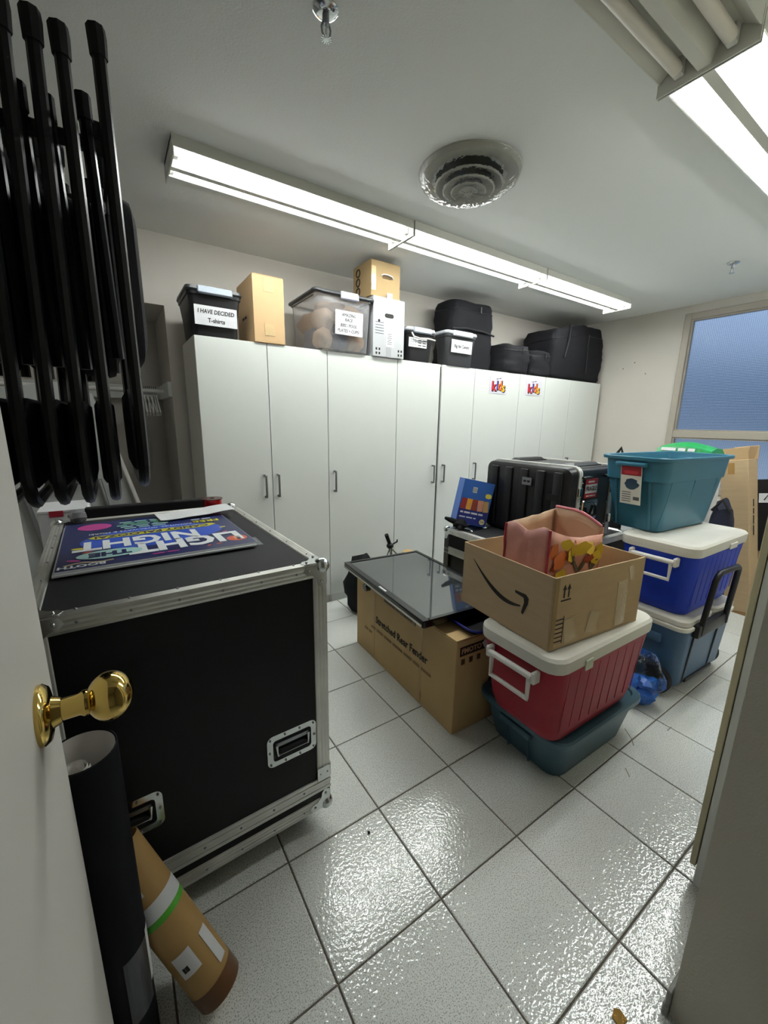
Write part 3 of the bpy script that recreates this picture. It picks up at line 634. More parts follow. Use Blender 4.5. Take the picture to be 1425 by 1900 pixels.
def flight_case(name, label, loc, rotz, W_, D, z0, z1, split, caster=True):
    t = thing(name, label, 'flight case', loc, rotz)
    x0, x1, y0, y1 = -W_/2, W_/2, -D/2, D/2
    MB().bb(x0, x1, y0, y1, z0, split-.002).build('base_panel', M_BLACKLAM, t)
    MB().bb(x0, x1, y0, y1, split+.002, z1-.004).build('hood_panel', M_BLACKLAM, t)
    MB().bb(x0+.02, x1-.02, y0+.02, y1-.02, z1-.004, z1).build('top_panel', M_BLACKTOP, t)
    X, Y, Z = V((1, 0, 0)), V((0, 1, 0)), V((0, 0, 1))
    for zz, sz in ((z1, -1), (z0, 1)):
        for yy, sy in ((y0, 1), (y1, -1)): b = MB(); extr(b, (x0, yy, zz), (x1, yy, zz), Y*sy, Z*sz, wa=.024); b.build('edge_extrusion', M_ALU, t)
        for xx, s_ in ((x0, 1), (x1, -1)): b = MB(); extr(b, (xx, y0, zz), (xx, y1, zz), X*s_, Z*sz, wa=.03); b.build('edge_extrusion', M_ALU, t)
    for xx, s_ in ((x0, 1), (x1, -1)):
        for yy, sy in ((y0, 1), (y1, -1)): b = MB(); extr(b, (xx, yy, split+.03), (xx, yy, z1-.03), X*s_, Y*sy); b.build('edge_extrusion', M_ALU, t)
    # tongue and groove closing band
    b = MB()
    for k in range(4):
        z_ = split-.022+k*.0125; g = .004 if k % 2 else .0055
        b.rings([[V((sx_*(W_/2+q), sy_*(D/2+q), zz)) for sx_, sy_ in ((-1, -1), (1, -1), (1, 1), (-1, 1))] for q, zz in ((0, z_), (g, z_+.001), (g, z_+.0115), (0, z_+.0125))], False, False)
    b.build('closing_band', M_ALU, t)
    for sx_ in (-1, 1):
        for sy_ in (-1, 1):
            for sz, zz in ((1, z1), (-1, z0)): corner(t, (sx_*W_/2, sy_*D/2, zz), (sx_, sy_, sz))
            b = MB()
            for ax, (dx, dy) in enumerate(((1, 0), (0, 1))):
                c = V((sx_*(W_/2 + (.006 if ax == 1 else -.02)), sy_*(D/2 + (.006 if ax == 0 else -.02)), split+.045))
                b.box(c, (.045 if ax == 0 else .003, .003 if ax == 0 else .045, .05), None, .001)
                for q in (-.012, .012): b.ball(c + V((dx*q, dy*q, 0)) + V((0, -.002*0, 0)), .004, u=8, v=5)
            b.build('brace_corner', M_CHROME, t, True)
    b = MB()
    for k in range(6):
        x = x0+.09+(W_-.18)*k/5
        b.ball((x, y0-.003, z1-.018), .0035, u=8, v=5); b.ball((x, y0-.003, z0+.017), .0035, u=8, v=5); b.ball((x, y0-.006, split+.005), .0035, u=8, v=5); b.ball((x, y0+.017, z1+.003), .0035, u=8, v=5)
    for k in range(6):
        y = y0+.09+(D-.18)*k/5
        for s_ in (-1, 1): b.ball((s_*(W_/2-.017), y, z1+.003), .0035, u=8, v=5)
    b.build('rivet', M_STEEL, t, True)['kind'] = 'stuff'
    if caster:
        for sx_ in (-1, 1):
            for sy_ in (-1, 1):
                cx, cy = sx_*(W_/2-.1), sy_*(D/2-.12)
                c = MB().bb(cx-.04, cx+.04, cy-.04, cy+.04, z0-.006, z0-.001).bb(cx-.02, cx-.016, cy-.02, cy+.02, z0-.045, z0-.006).bb(cx+.016, cx+.02, cy-.02, cy+.02, z0-.045, z0-.006).build('caster', M_STEEL, t)
                MB().cyl((cx-.014, cy, z0*.45), (cx+.014, cy, z0*.45), z0*.45, n=16).build('wheel', M_RUBBER, c, True)
    return t
CW, CD = .67, .97
ang = R(1.5)
cpos = V((.163, .378, 0)) + Matrix.Rotation(ang, 3, 'Z') @ V((-CW/2, CD/2, 0))
fc = flight_case('road_case', 'large black road case with aluminium edges and recessed handles', tuple(cpos), ang, CW, CD, .082, .93, .172)
dish_handle(fc, frame((CW/2-.12, -CD/2, .377), *FR)); dish_handle(fc, frame((CW/2-.545, -CD/2, .368), *FR))
MB().prism([(-.03, -.05), (.03, -.06), (.035, .04), (-.028, .05)], frame((.215, -.16, .9302), (1, 0, 0), (0, 1, 0)), .0008).build('tape_scrap', mat('dull_tape', '#4a4e55', .3), fc)

# --- things on the road case
TOPZ = .9325
t = thing('event_poster_board', 'navy event poster board lying upside down on the road case', 'poster', (-.222, .90, TOPZ+.0042), R(1.5))
PW, PH = .515, .56
MB().bb(-PW/2-.004, PW/2-.004, -PH/2-.01, PH/2-.01, 0, .005).build('lower_board', mat('foam_board_edge', '#c9ccd0', .6), t)
MB().bb(-PW/2, PW/2, -PH/2, PH/2, .0055, .0105).build('upper_board', mat('foam_board_edge2', '#d5d8dc', .6), t)
PM = frame((0, 0, .0106), (-1, 0, 0), (0, -1, 0))        # poster reads from the far side
patch('print', PW-.003, PH-.003, PM, M_NAVY, t, .0005)
M_PWH = mat('poster_white', '#e8ecee', .4); M_PYE = mat('poster_yellow', '#c9c22f', .4); M_PMINT = mat('poster_mint', '#a9d3cf', .4); M_PPK = mat('poster_pink', '#b23a86', .4); M_PRED = mat('poster_red', '#cf5236', .4); M_PGR = mat('poster_green', '#7fc79a', .4); M_PBL = mat('poster_blue', '#2a4fb8', .4)
def ell(name, cx, cy, a, b_, m, z=.0006, rot=0):
    q = MB(); q.prism([(a*math.cos(2*math.pi*k/28), b_*math.sin(2*math.pi*k/28)) for k in range(28)], off(PM, cx, cy, z) @ Matrix.Rotation(rot, 4, 'Z'), .0003); return q.build(name, m, t)
ell('print', 0, .02, .21, .13, M_PBL)
text('lettering', 'LIGHT', .145, off(PM, -.075, .16, .0014), M_PWH, t, .0003, bold=.006, xs=.8)
ell('print', .135, .175, .08, .042, M_PMINT, .0018)
text('lettering', 'THE', .055, off(PM, .135, .175, .0024), M_NAVY, t, .0003, bold=.003)
text('lettering', 'NIGHT', .14, off(PM, .05, .06, .0014), M_PWH, t, .0003, bold=.005, xs=.8)
q = MB(); q.prism([(-.19, -.02), (.17, -.02), (.19, 0), (.17, .022), (-.17, .022), (-.2, .0)], off(PM, 0, -.03, .0016), .0003); q.build('print', M_PYE, t)
text('lettering', 'CANDY PALOOZA!', .04, off(PM, 0, -.03, .0022), M_NAVY, t, .0003, bold=.0012)
text('lettering', 'ACTIVITIES, GIVEAWAYS & MORE!', .021, off(PM, .03, -.085, .0014), M_PWH, t, .0003)
for k, (s_, m_) in enumerate((('TUE OCT 31', M_PMINT), ('6 - 8 PM', M_PMINT), ('250 MAIN STREET', M_PGR), ('ALL AGES WELCOME', M_PGR), ('BRING YOUR FRIENDS', M_PMINT))): smudge(.13+.02*(k % 3), .011, off(PM, .02, -.12-.026*k, .0008), m_, t, 3)
text('lettering', 'FREE', .045, off(PM, -.18, -.1, .0014), M_PYE, t, .0003, bold=.001); smudge(.07, .008, off(PM, -.17, -.14, .0008), M_PWH, t, 2)
ell('print', .17, -.2, .05, .05, M_PPK); ell('print', -.215, .2, .032, .032, M_PRED); text('lettering', 'S', .05, off(PM, -.215, .2, .0014), mat('poster_peach', '#eda27c', .4), t, .0003, bold=.002)
smudge(.07, .009, off(PM, 0, .245, .0008), M_PPK, t, 2); text('lettering', 'BOOTH', .03, off(PM, .2, .255, .0014), M_PWH, t, .0003, bold=.001)
for x, y, a, m_ in ((.21, .08, .02, M_PYE), (.19, .13, .013, M_PRED), (.22, .2, .018, M_PPK), (-.2, .1, .012, M_PPK), (-.21, .03, .013, M_PYE), (-.15, .235, .01, M_PRED), (-.12, .24, .01, M_PRED)): ell('confetti', x, y, a, a*.45, m_, .0008, random.uniform(0, 3))
MB().tube([off(PM, .13+.022*k, .235+.008*math.sin(k*1.4), .001).translation for k in range(6)], .004, 6, flat=.3).build('confetti', mat('poster_sand', '#c9b58a', .4), t, True)
t = thing('paper_sheets', 'folded white paper sheets on the poster board beside red ribbon', 'paper', (-.06, 1.13, TOPZ+.0158), R(6))
for k in range(3):
    b = MB(); rs = []
    for i in range(9):
        x = -.14+.28*i/8; zc = .0015 + .0016*k + .003*math.sin(i*.9+k)**2 + (.012*(i/8)**2)
        rs.append([V((x, -.05-.006*k, zc)), V((x, .045+.004*k, zc+.004)), V((x, .045+.004*k, zc+.0048)), V((x, -.05-.006*k, zc+.0008))])
    b.rings(rs); b.build('sheet', M_PAPER, t)
t = thing('ribbon_spool', 'shiny red ribbon spool on the far edge of the road case', 'ribbon', (.032, 1.262, TOPZ))
MB().lathe([(.018, .004), (.038, .004), (.0385, .052), (.018, .052)], n=28).build('ribbon', mat('red_foil', '#b3121f', .2, .3), t, True)
for z in (0, .052): MB().lathe([(.012, z), (.044, z), (.044, z+.003), (.012, z+.003), (.012, z)], n=28).build('flange', mat('spool_dark', '#3a1614', .3), t, True)
t = thing('crumpled_plastic', 'crumpled grey plastic wrap on the back corner of the road case', 'plastic wrap', (-.455, 1.27, TOPZ))
MB().ball((0, 0, .025), .03, (1, 1.1, .8), 12, 8, .5, 3).build('wrap', mat('grey_film', '#8d8d92', .2, trans=.4), t, True)

# --- tubes beside the door
t = thing('black_poster_tube', 'tall black poster tube with white roll inside, behind the door edge', 'tube', (-.42, .158, 0))
MB().lathe([(.001, .002), (.0555, 0), (.056, .06), (.0555, .752), (.0535, .754), (.0525, .75), (.0525, .012), (.001, .01)], n=40).build('tube_wall', mat('black_paper', '#101114', .75, bump=.15, bscale=80, spec=.15), t, True)
MB().lathe([(.052, .735), (.0515, .752), (.0505, .735), (.0505, .02), (.052, .02)], n=40).build('lining', mat('kraft_white', '#d0ccc6', .7), t, True)
b = MB(); b.rings([[V((-.008+(.013+.0022*k/6)*math.cos(k*.5), -.024+(.013+.0022*k/6)*math.sin(k*.5), z)) for k in range(26)] for z in (.03, .742)], False, False, False); b.build('paper_roll', M_PAPERIN, t, 'all')
b = MB(); M = frame((.045, -.034, .25), (.6, .8, 0), (0, 0, 1)); 
def curved_label(name, r, a0, a1, z0, z1, m, parent):
    q = MB(); n = 8
    q.rings([[V((r*math.cos(a0+(a1-a0)*k/n), r*math.sin(a0+(a1-a0)*k/n), z)) for z in (z0, z1)] for k in range(n+1)], False, False, False); return q.build(name, m, parent)
curved_label('label', .0568, R(-75), R(-20), .13, .30, mat('dark_label', '#33363a', .3), t); curved_label('label', .0568, R(-19), R(20), .17, .31, M_PAPER, t)
t = thing('kraft_tube', 'brown kraft shipping tube with green tape leaning on the black tube', 'tube', (-.240, .138, .026))
ax = V((-.15, .145, .31)).normalized(); x_, y_, z_ = basis(ax)
TM = Matrix(((x_.x, y_.x, z_.x, 0), (x_.y, y_.y, z_.y, 0), (x_.z, y_.z, z_.z, 0), (0, 0, 0, 1)))
MB().lathe([(.001, .001), (.049, 0), (.050, .006), (.050, .42), (.048, .42), (.047, .41), (.047, .02), (.001, .02)], TM, n=36).build('tube_wall', M_CARDPALE if False else mat('kraft_tube_paper', '#a5834f', .6, var=.08, vscale=10), t, True)
MB().lathe([(.0505, .002), (.0508, .045)], TM, n=36).build('brown_tape', mat('brown_tape_wrap', '#5d3c20', .35), t, True)
MB().lathe([(.0506, .25), (.0506, .285)], TM, n=36).build('white_tape', M_PAPER, t, True); MB().lathe([(.0507, .235), (.0507, .25)], TM, n=36).build('green_tape', mat('green_tape_print', '#4fa12f', .4), t, True)
def tl(a0, a1, z0, z1, m):
    q = MB(); n = 6; q.rings([[TM @ V((.0512*math.cos(a0+(a1-a0)*k/n), .0512*math.sin(a0+(a1-a0)*k/n), z)) for z in (z0, z1)] for k in range(n+1)], False, False, False); q.build('label', m, t)
va = math.atan2((TM.inverted() @ V((-.03, -.8, .3))).y, (TM.inverted() @ V((-.03, -.8, .3))).x)
tl(va-.55, va+.25, .10, .155, M_PAPER); tl(va+.75, va+1.2, .06, .15, M_PAPER); tl(va-.5, va+.1, .31, .38, M_PAPER)
tl(va-.4, va-.15, .112, .125, M_INK)

# ================================================================== FENDER CARTON, TV
fy = R(-2.2)
M_CARDF = mat('cardboard_kraft', '#c2a473', .8, bump=.15, bscale=30, var=.1, vscale=5)
t = thing('long_carton', 'long brown carton printed stretched rear fender under the television', 'box', (1.0, .878, 0), fy)
W_, D, H = .40, .885, .45
b = MB(); b.bb(-W_/2, W_/2, -D/2, D/2, 0, H-.006, .004, 2); b.build('body', M_CARDF, t)
MB().box((-W_/4-.002, 0, H-.003), (W_/2-.006, D-.004, .006), None, .001).build('top_flap', M_CARDF, t); MB().box((W_/4+.002, 0, H-.003), (W_/2-.006, D-.004, .006), None, .001).build('top_flap', M_CARDF, t)
LF = frame((-W_/2-.0006, 0, 0), (0, -1, 0), (0, 0, 1))
text('lettering', 'Stretched Rear Fender', .058, off(LF, .02, .255, .0009), M_INK, t, bold=.0008, xs=.88)
smudge(.55, .014, off(LF, .01, .195, .0009), mat('faded_ink', '#8a6d45', .8), t, 7); smudge(.08, .014, off(LF, -.30, .155, 0), mat('faded_ink', '#8a6d45', .8), t, 2)
for x in (-.24, .2): patch('tape', .02, .43, off(LF, x, .22, 0), mat('dull_brown_tape', '#b39462', .3), t, .0008)
NF = frame((0, -D/2-.0006, 0), *FR)
patch('print', .17, .042, off(NF, -W_/2+.105, .395), mat('moto_print', '#23130c', .6), t); text('lettering', 'FMOTO', .033, off(NF, -W_/2+.085, .395, .0014), M_CARDPALE, t, bold=.001)
for k in range(3): patch('print', .02, .026, off(NF, -W_/2+.04+.045*k, .345), mat('faded_ink2', '#4a3218', .8), t, .0006)
patch('tape', .045, .42, off(NF, .02, .215), mat('dull_brown_tape', '#b39462', .3), t, .0008)
patch('print', .06, .06, off(NF, .03, .2, .0008), mat('faded_ink2', '#4a3218', .8), t, .0006, .029)
MB().prism([(-.012, -.035), (.012, -.035), (.012, .035), (-.012, .035)], off(NF, -.03, .385, .004) @ Matrix.Rotation(R(32), 4, 'Z'), .001).build('paper_tag', M_PAPER, t)
t = thing('plastic_tray', 'black tray with a blue shining rim on the long carton', 'tray', (1.03, .525, .4505), fy)
b = MB(); b.rings([rr(.30, .19, .04, 0), rr(.34, .24, .05, .025), rr(.33, .23, .05, .025), rr(.29, .18, .04, .004)]); b.build('tray_body', mat('glossy_black_tray', '#0b0b10', .2), t, True)
MB().tube([(p.x, p.y, .026) for p in rr(.338, .238, .05, 0)], .005, 6, True).build('rim', mat('blue_gloss_rim', '#1d2378', .25), t, True)

t = thing('flat_television', 'flat screen television lying face up on the long carton', 'television', (.985, .95, .478), R(-4.5))
TW, TH = .52, .83
b = MB(); b.rings([rr(TW*.6, TH*.7, .03, -.026), rr(TW*.75, TH*.85, .03, -.012), rr(TW-.01, TH-.01, .012, .0), rr(TW, TH, .012, .006), rr(TW, TH, .012, .03), rr(TW-.006, TH-.006, .01, .033)]); b.build('housing', M_BEZEL, t, True)
sc = MB().bb(-TW/2+.035, TW/2-.022, -TH/2+.022, TH/2-.022, .033, .0336).build('screen', M_SCREEN, t)
b = MB()
for x0, x1, y0, y1 in ((-TW/2, -TW/2+.035, -TH/2, TH/2), (TW/2-.022, TW/2, -TH/2, TH/2), (-TW/2+.035, TW/2-.022, -TH/2, -TH/2+.022), (-TW/2+.035, TW/2-.022, TH/2-.022, TH/2)): b.bb(x0+.001, x1-.001, y0+.001, y1-.001, .033, .037, .001)
b.build('bezel', M_BEZEL, t)
MB().bb(-TW/2-.004, -TW/2+.002, -TH/2+.01, TH/2-.01, .008, .018, .001).build('silver_strip', M_SILVER, t)
MB().bb(-TW/2+.010, -TW/2+.020, -.07, .0, .037, .0376).build('logo', mat('logo_silver', '#c9ccce', .3), t)
b = MB()
for k in range(26): b.bb(-TW/2+.002, -TW/2+.004, -TH/2+.06+k*.011, -TH/2+.065+k*.011, -.012, .004)
b.build('speaker_grille', mat('grille_grey', '#3a3a3c', .5), t)
MB().cyl((-TW/2+.02, .13, -.012), (-TW/2-.004, .13, -.016), .026, .022, n=20).build('side_knob', M_BLACK, t, True)

# ---- between TV and cabinets
t = thing('light_stand', 'thin black tripod stand poking up behind the television', 'tripod stand', (1.28, 1.62, 0))
for a in (30, 150, 270):
    l = MB(); l.cyl((.0, 0, .36), (.12*math.cos(R(a)), .12*math.sin(R(a)), .008), .008, n=8); l.build('leg', M_TUBEBLK, t, True)
MB().cyl((0, 0, .2), (-.02, 0, .47), .011, n=10).build('column', M_CHROME, t, True)
MB().ball((-.025, 0, .475), .026, (1, 1, .9), 12, 8).build('clamp', M_BLACK, t, True); MB().cyl((-.025, 0, .48), (-.065, -.01, .565), .013, .014, n=12).build('grip', M_RUBBER, t, True)
MB().tube([(-.01, 0, .48), (.03, -.01, .50), (.028, -.01, .515)], .006, 8).build('clamp_lever', M_BLACK, t, True)
for s in (-1, 1): MB().cyl((-.025, 0, .465), (s*.05-.02, -.02, .40), .006, n=8).build('brace', M_CHROME, t, True)
t = thing('black_stuff_sack', 'black nylon stuff sack leaning against the cabinets behind the television', 'bag', (1.055, 1.67, 0))
MB().ball((0, 0, .21), .2, (.52, .6, 1.08), 16, 10, .45, 9).build('sack', M_FABBLK, t, True)
t = thing('kraft_roll', 'round tan kraft roll standing behind the television', 'roll', (1.42, 1.62, 0))
MB().lathe([(.001, 0), (.045, 0), (.048, .01), (.048, .38), (.042, .405), (.02, .418), (.001, .42)], n=24).build('roll_body', mat('tan_roll', '#b99a6b', .6), t, True); MB().lathe([(.0485, .2), (.0485, .24)], n=24).build('tape', M_TAPE, t, True)

# ================================================================== RACK CASE + MOULDED CASE
t = thing('rack_case', 'black rack case with aluminium edges under the moulded case', 'flight case', (1.912, .905, 0), 0)
W_, D, H = .955, .69, .668
# body as frame: left face open with recessed black panel
MB().bb(-W_/2+.03, W_/2, -D/2, D/2, 0, H-.003).build('body', M_BLACKLAM, t)
MB().bb(-W_/2+.02, W_/2-.02, -D/2+.02, D/2-.02, H-.003, H).build('top_panel', M_BLACKTOP, t)
X, Y, Z = V((1, 0, 0)), V((0, 1, 0)), V((0, 0, 1))
for zz, sz in ((H, -1), (0, 1)):
    for yy, sy in ((-D/2, 1), (D/2, -1)): b = MB(); extr(b, (-W_/2, yy, zz), (W_/2, yy, zz), Y*sy, Z*sz, .035); b.build('edge_extrusion', M_ALU, t)
    for xx, s_ in ((-W_/2, 1), (W_/2, -1)): b = MB(); extr(b, (xx, -D/2, zz), (xx, D/2, zz), X*s_, Z*sz, .035); b.build('edge_extrusion', M_ALU, t)
for yy, sy in ((-D/2, 1), (D/2, -1)):
    for xx, s_ in ((-W_/2, 1), (W_/2, -1)): b = MB(); extr(b, (xx, yy, 0), (xx, yy, H), X*s_, Y*sy, .04); b.build('edge_extrusion', mat('dark_alu', '#5b5c5c', .4, .9), t)
MB().bb(-W_/2, -W_/2+.03, -D/2+.03, D/2-.03, H-.115, H-.04).build('lid_panel', M_BLACKLAM, t)
b = MB()
for k in range(4): b.bb(-W_/2-.003+(.0015 if k % 2 else 0), -W_/2+.02, -D/2+.0, D/2, H-.165+k*.0125, H-.153+k*.0125)
b.build('closing_band', M_ALU, t)
b = MB(); b.bb(-W_/2+.016, -W_/2+.03, -D/2+.03, D/2-.03, .03, H-.165); b.build('rack_panel', mat('rack_black', '#0a0a0b', .6), t)
b = MB()
for k in range(22): b.box((-W_/2+.012, -D/2+.06+k*.026, .33), (.006, .016, .004), None)
b.build('rack_slots', M_STEEL, t)
for s_ in (-1, 1):
    for sy in (-1, 1): corner(t, (s_*W_/2, sy*D/2, H), (s_, sy, 1))
dM = frame((-W_/2+.16, D/2-.10, H+.0005), (1, 0, 0), (0, 1, 0))
q = MB(); q.rings([[dM @ V((p.x, p.y, z)) for p in rr(w2, h2, .008, 0)] for w2, h2, z in ((.17, .12, 0), (.165, .115, .004), (.13, .085, .004), (.12, .075, .001))], False, True); q.build('recessed_dish', M_CHROME, t, True)

t = thing('moulded_rack_case', 'ribbed black moulded rack case with fragile sticker on the rack case', 'equipment case', (1.945, .885, .6715), 0)
W_, D, H = .475, .60, .435
def chamf(w2, h2, y0, y1, zc): pass
b = MB(); b.rings([[V((xx, p.x, H/2+p.y)) for p in rr(D-s, H-s, .035, 0)] for xx, s in ((-W_/2+.075, .006), (W_/2-.06, .006))]); b.build('shell', M_MOULD, t, True)
b = MB(); b.rings([[V((xx, p.x, H/2+p.y)) for p in rr(D-s, H-s, .045, 0)] for xx, s in ((-W_/2, .05), (-W_/2+.01, .012), (-W_/2+.05, 0), (-W_/2+.066, 0))]); b.build('front_lid', M_MOULD, t, True)
b = MB(); b.rings([[V((xx, p.x, H/2+p.y)) for p in rr(D-s, H-s, .045, 0)] for xx, s in ((W_/2-.06, 0), (W_/2-.02, 0), (W_/2-.008, .015), (W_/2, .05))]); b.build('rear_lid', M_MOULD, t, True)
for a in (-W_/2+.066, W_/2-.075):
    b = MB(); b.rings([[V((xx, p.x, H/2+p.y)) for p in rr(D+s, H+s, .045, 0)] for xx, s in ((a, 0), (a, .010), (a+.013, .010), (a+.013, .006), (a+.017, .006), (a+.017, .010), (a+.031, .010), (a+.031, 0))]); b.build('aluminium_band', mat('bright_alu_band', '#d4d4cf', .4, .45), t, True)
for k in range(5):
    yy = -D/2+.075+k*.112; b = MB(); b.box((-W_/2-.004, yy, H/2), (.018, .055, H-.06), None, .006, 2); b.build('rib', M_MOULD, t, True)
for yy in (-.2, .17):
    b = MB(); b.rings([[V((q_*.0+x2, yy+y2, H-.004+z2)) for x2, y2 in ((-.13, -.04), (.15, -.04), (.15, .04), (-.13, .04))] for q_, z2 in ((0, 0), (0, .006))]); b.rings([[V((x2, yy+y2, z2)) for x2, y2, z2 in ((-.12, -.035, H+.002), (.14, -.035, H+.002), (.14, .035, H+.002), (-.12, .035, H+.002))], [V((x2, yy+y2, H+.016)) for x2, y2 in ((-.10, -.02), (.12, -.02), (.12, .02), (-.10, .02))]]); b.build('stacking_ridge', M_MOULD, t)
MM_ = frame((-W_/2-.014, .0, .335), (0, -1, 0), (0, 0, 1)); patch('badge', .065, .045, off(MM_, .03), M_STEEL, t); smudge(.045, .012, off(MM_, .03, 0, .0012), M_INK, t, 2)
patch('recess', .075, .035, off(MM_, .20, -.07, -.002), mat('recess_black', '#050506', .7), t)
NFm = frame((0, -D/2+.002, 0), *FR)
st = patch('fragile_sticker', .125, .11, off(NFm, -.035, .315, .001), mat('sticker_red', '#b7262f', .4), t); patch('print', .118, .05, off(NFm, -.035, .312, .0024), M_PAPER, t, .0006); text('lettering', 'FRAGILE', .036, off(NFm, -.035, .312, .0032), mat('sticker_dark', '#3a2226', .5), t, xs=.8, bold=.001)
smudge(.07, .009, off(NFm, -.035, .352, .0024), M_PAPER, t, 1); smudge(.09, .007, off(NFm, -.035, .272, .0024), M_PAPER, t, 3)
for x in (-.115, .115): MB().box((x, -D/2-.012, H-.055), (.07, .035, .014), None, .004).build('foot_rail', M_MOULD, t)
q = MB(); q.rings([[off(NFm, -.03, .19) @ V((p.x, p.y, z)) for p in rr(w2, h2, .014, 0)] for w2, h2, z in ((.15, .12, 0), (.145, .115, .006), (.12, .09, .006), (.11, .08, .0))], False, True); dd = q.build('recessed_dish', M_CHROME, t, True)
MB().tube([off(NFm, -.03, .19) @ V(v_) for v_ in ((-.05, .02, .008), (-.045, -.03, .016), (.045, -.03, .016), (.05, .02, .008))], .008, 8).build('handle', M_BLACK, t, True)
for zz in (.12, .30):
    for xx in (-W_/2+.079, W_/2-.062): MB().box((xx, -D/2-.009, zz), (.03, .014, .05), None, .003).build('latch', M_CHROME, t)
for k in range(3):
    for xx in (-.13, .145): MB().ball((xx, -D/2-.0, .09+.13*k), .006, u=8, v=5).build('rivet', M_CHROME, t, True)

t = thing('snack_carton', 'blue variety snack carton leaning beside the moulded case', 'box', (1.585, 1.205, .690), R(0))
t.rotation_euler = (R(-4), R(11), R(-30))
MBL = mat('snack_blue', '#2459a8', .4); SW, SD, SH = .20, .13, .285
b = MB(); b.bb(-SW/2, SW/2, -SD/2, -SD/2+.004, 0, SH); b.bb(-SW/2, SW/2, SD/2-.004, SD/2, 0, SH); b.bb(-SW/2, -SW/2+.004, -SD/2+.004, SD/2-.004, 0, SH); b.bb(SW/2-.004, SW/2, -SD/2+.004, SD/2-.004, 0, SH*.9); b.bb(-SW/2, SW/2, -SD/2, SD/2, 0, .004); b.build('body', MBL, t)
SM = frame((0, -SD/2-.0006, 0), *FR)
patch('print', SW-.004, .10, off(SM, 0, .053), mat('snack_navy', '#1c2a78', .4), t, .0006)
for k, c in enumerate(('#8e2a2a', '#d69a35', '#8a3424', '#c98b74', '#b5905a')): patch('print', .034, .07, off(SM, -.075+.037*k, .13, .0006) @ Matrix.Rotation(R(-4+3*k), 4, 'Z'), mat('snack_%d' % k, c, .4), t, .0006)
patch('barcode', .028, .036, off(SM, -.02, .225), M_PAPER, t); patch('print', .04, .03, off(SM, .075, .20), mat('snack_yellow', '#d8c64a', .4), t, .0007, .014)
for k in range(5): patch('print', .002, .028, off(SM, -.03+.005*k, .225, .0013), M_INK, t, .0003)
smudge(.15, .011, off(SM, -.01, .075, .0006), M_PAPER, t, 4); smudge(.11, .008, off(SM, -.03, .045, .0006), M_PAPER, t, 3)
patch('print', .036, .036, off(SM, .07, .03, .0008), mat('snack_cream', '#d9cda0', .4), t, .0006, .0175); text('lettering', '54', .024, off(SM, .07, .03, .0016), M_INK, t)
t = thing('black_work_glove', 'black cloth glove hanging over the rack case corner below snack carton', 'glove', (1.485, 1.17, .6695))
MB().ball((0, 0, .035), .05, (.8, .9, .65), 14, 10, .4, 2).build('palm', M_FABBLK, t, True); MB().tube([(-.02, .02, .045), (-.05, .04, .06), (-.085, .05, .075)], [.018, .017, .009], 8).build('finger', M_FABBLK, t, True); MB().tube([(0, -.02, .03), (-.03, -.03, .02), (-.04, -.035, .012)], [.02, .016, .01], 8).build('finger', M_FABBLK, t, True)

# ================================================================== NEAR STACK: teal tote, red cooler, carton, shopping bag
t = thing('low_teal_tote', 'low dark teal lidded tote on the floor under the red cooler', 'storage tote', (1.19, .212, .001), R(-1))
b = MB(); b.rings([rr(.455, .31, .05, 0), rr(.475, .33, .055, .012), rr(.545, .385, .06, .165), rr(.57, .405, .06, .168), rr(.572, .407, .06, .186)]); b.build('tub', M_TEALD, t, True)
b = MB(); b.rings([rr(.585, .418, .065, .178), rr(.592, .425, .065, .184), rr(.592, .425, .065, .205), rr(.58, .413, .06, .212), rr(.54, .373, .05, .212), rr(.53, .363, .05, .202), rr(.40, .25, .04, .204)]); b.build('lid', M_TEALD, t, True)
for s in (-1, 1): MB().box((s*.283, 0, .155), (.028, .15, .03), None, .006, 2).build('handle', M_TEALD, t, True)
for yy in (-.05, .05): MB().box((-.263, yy, .08), (.012, .006, .14), Matrix.Rotation(R(-13), 3, 'Y'), .002).build('rib', M_TEALD, t)

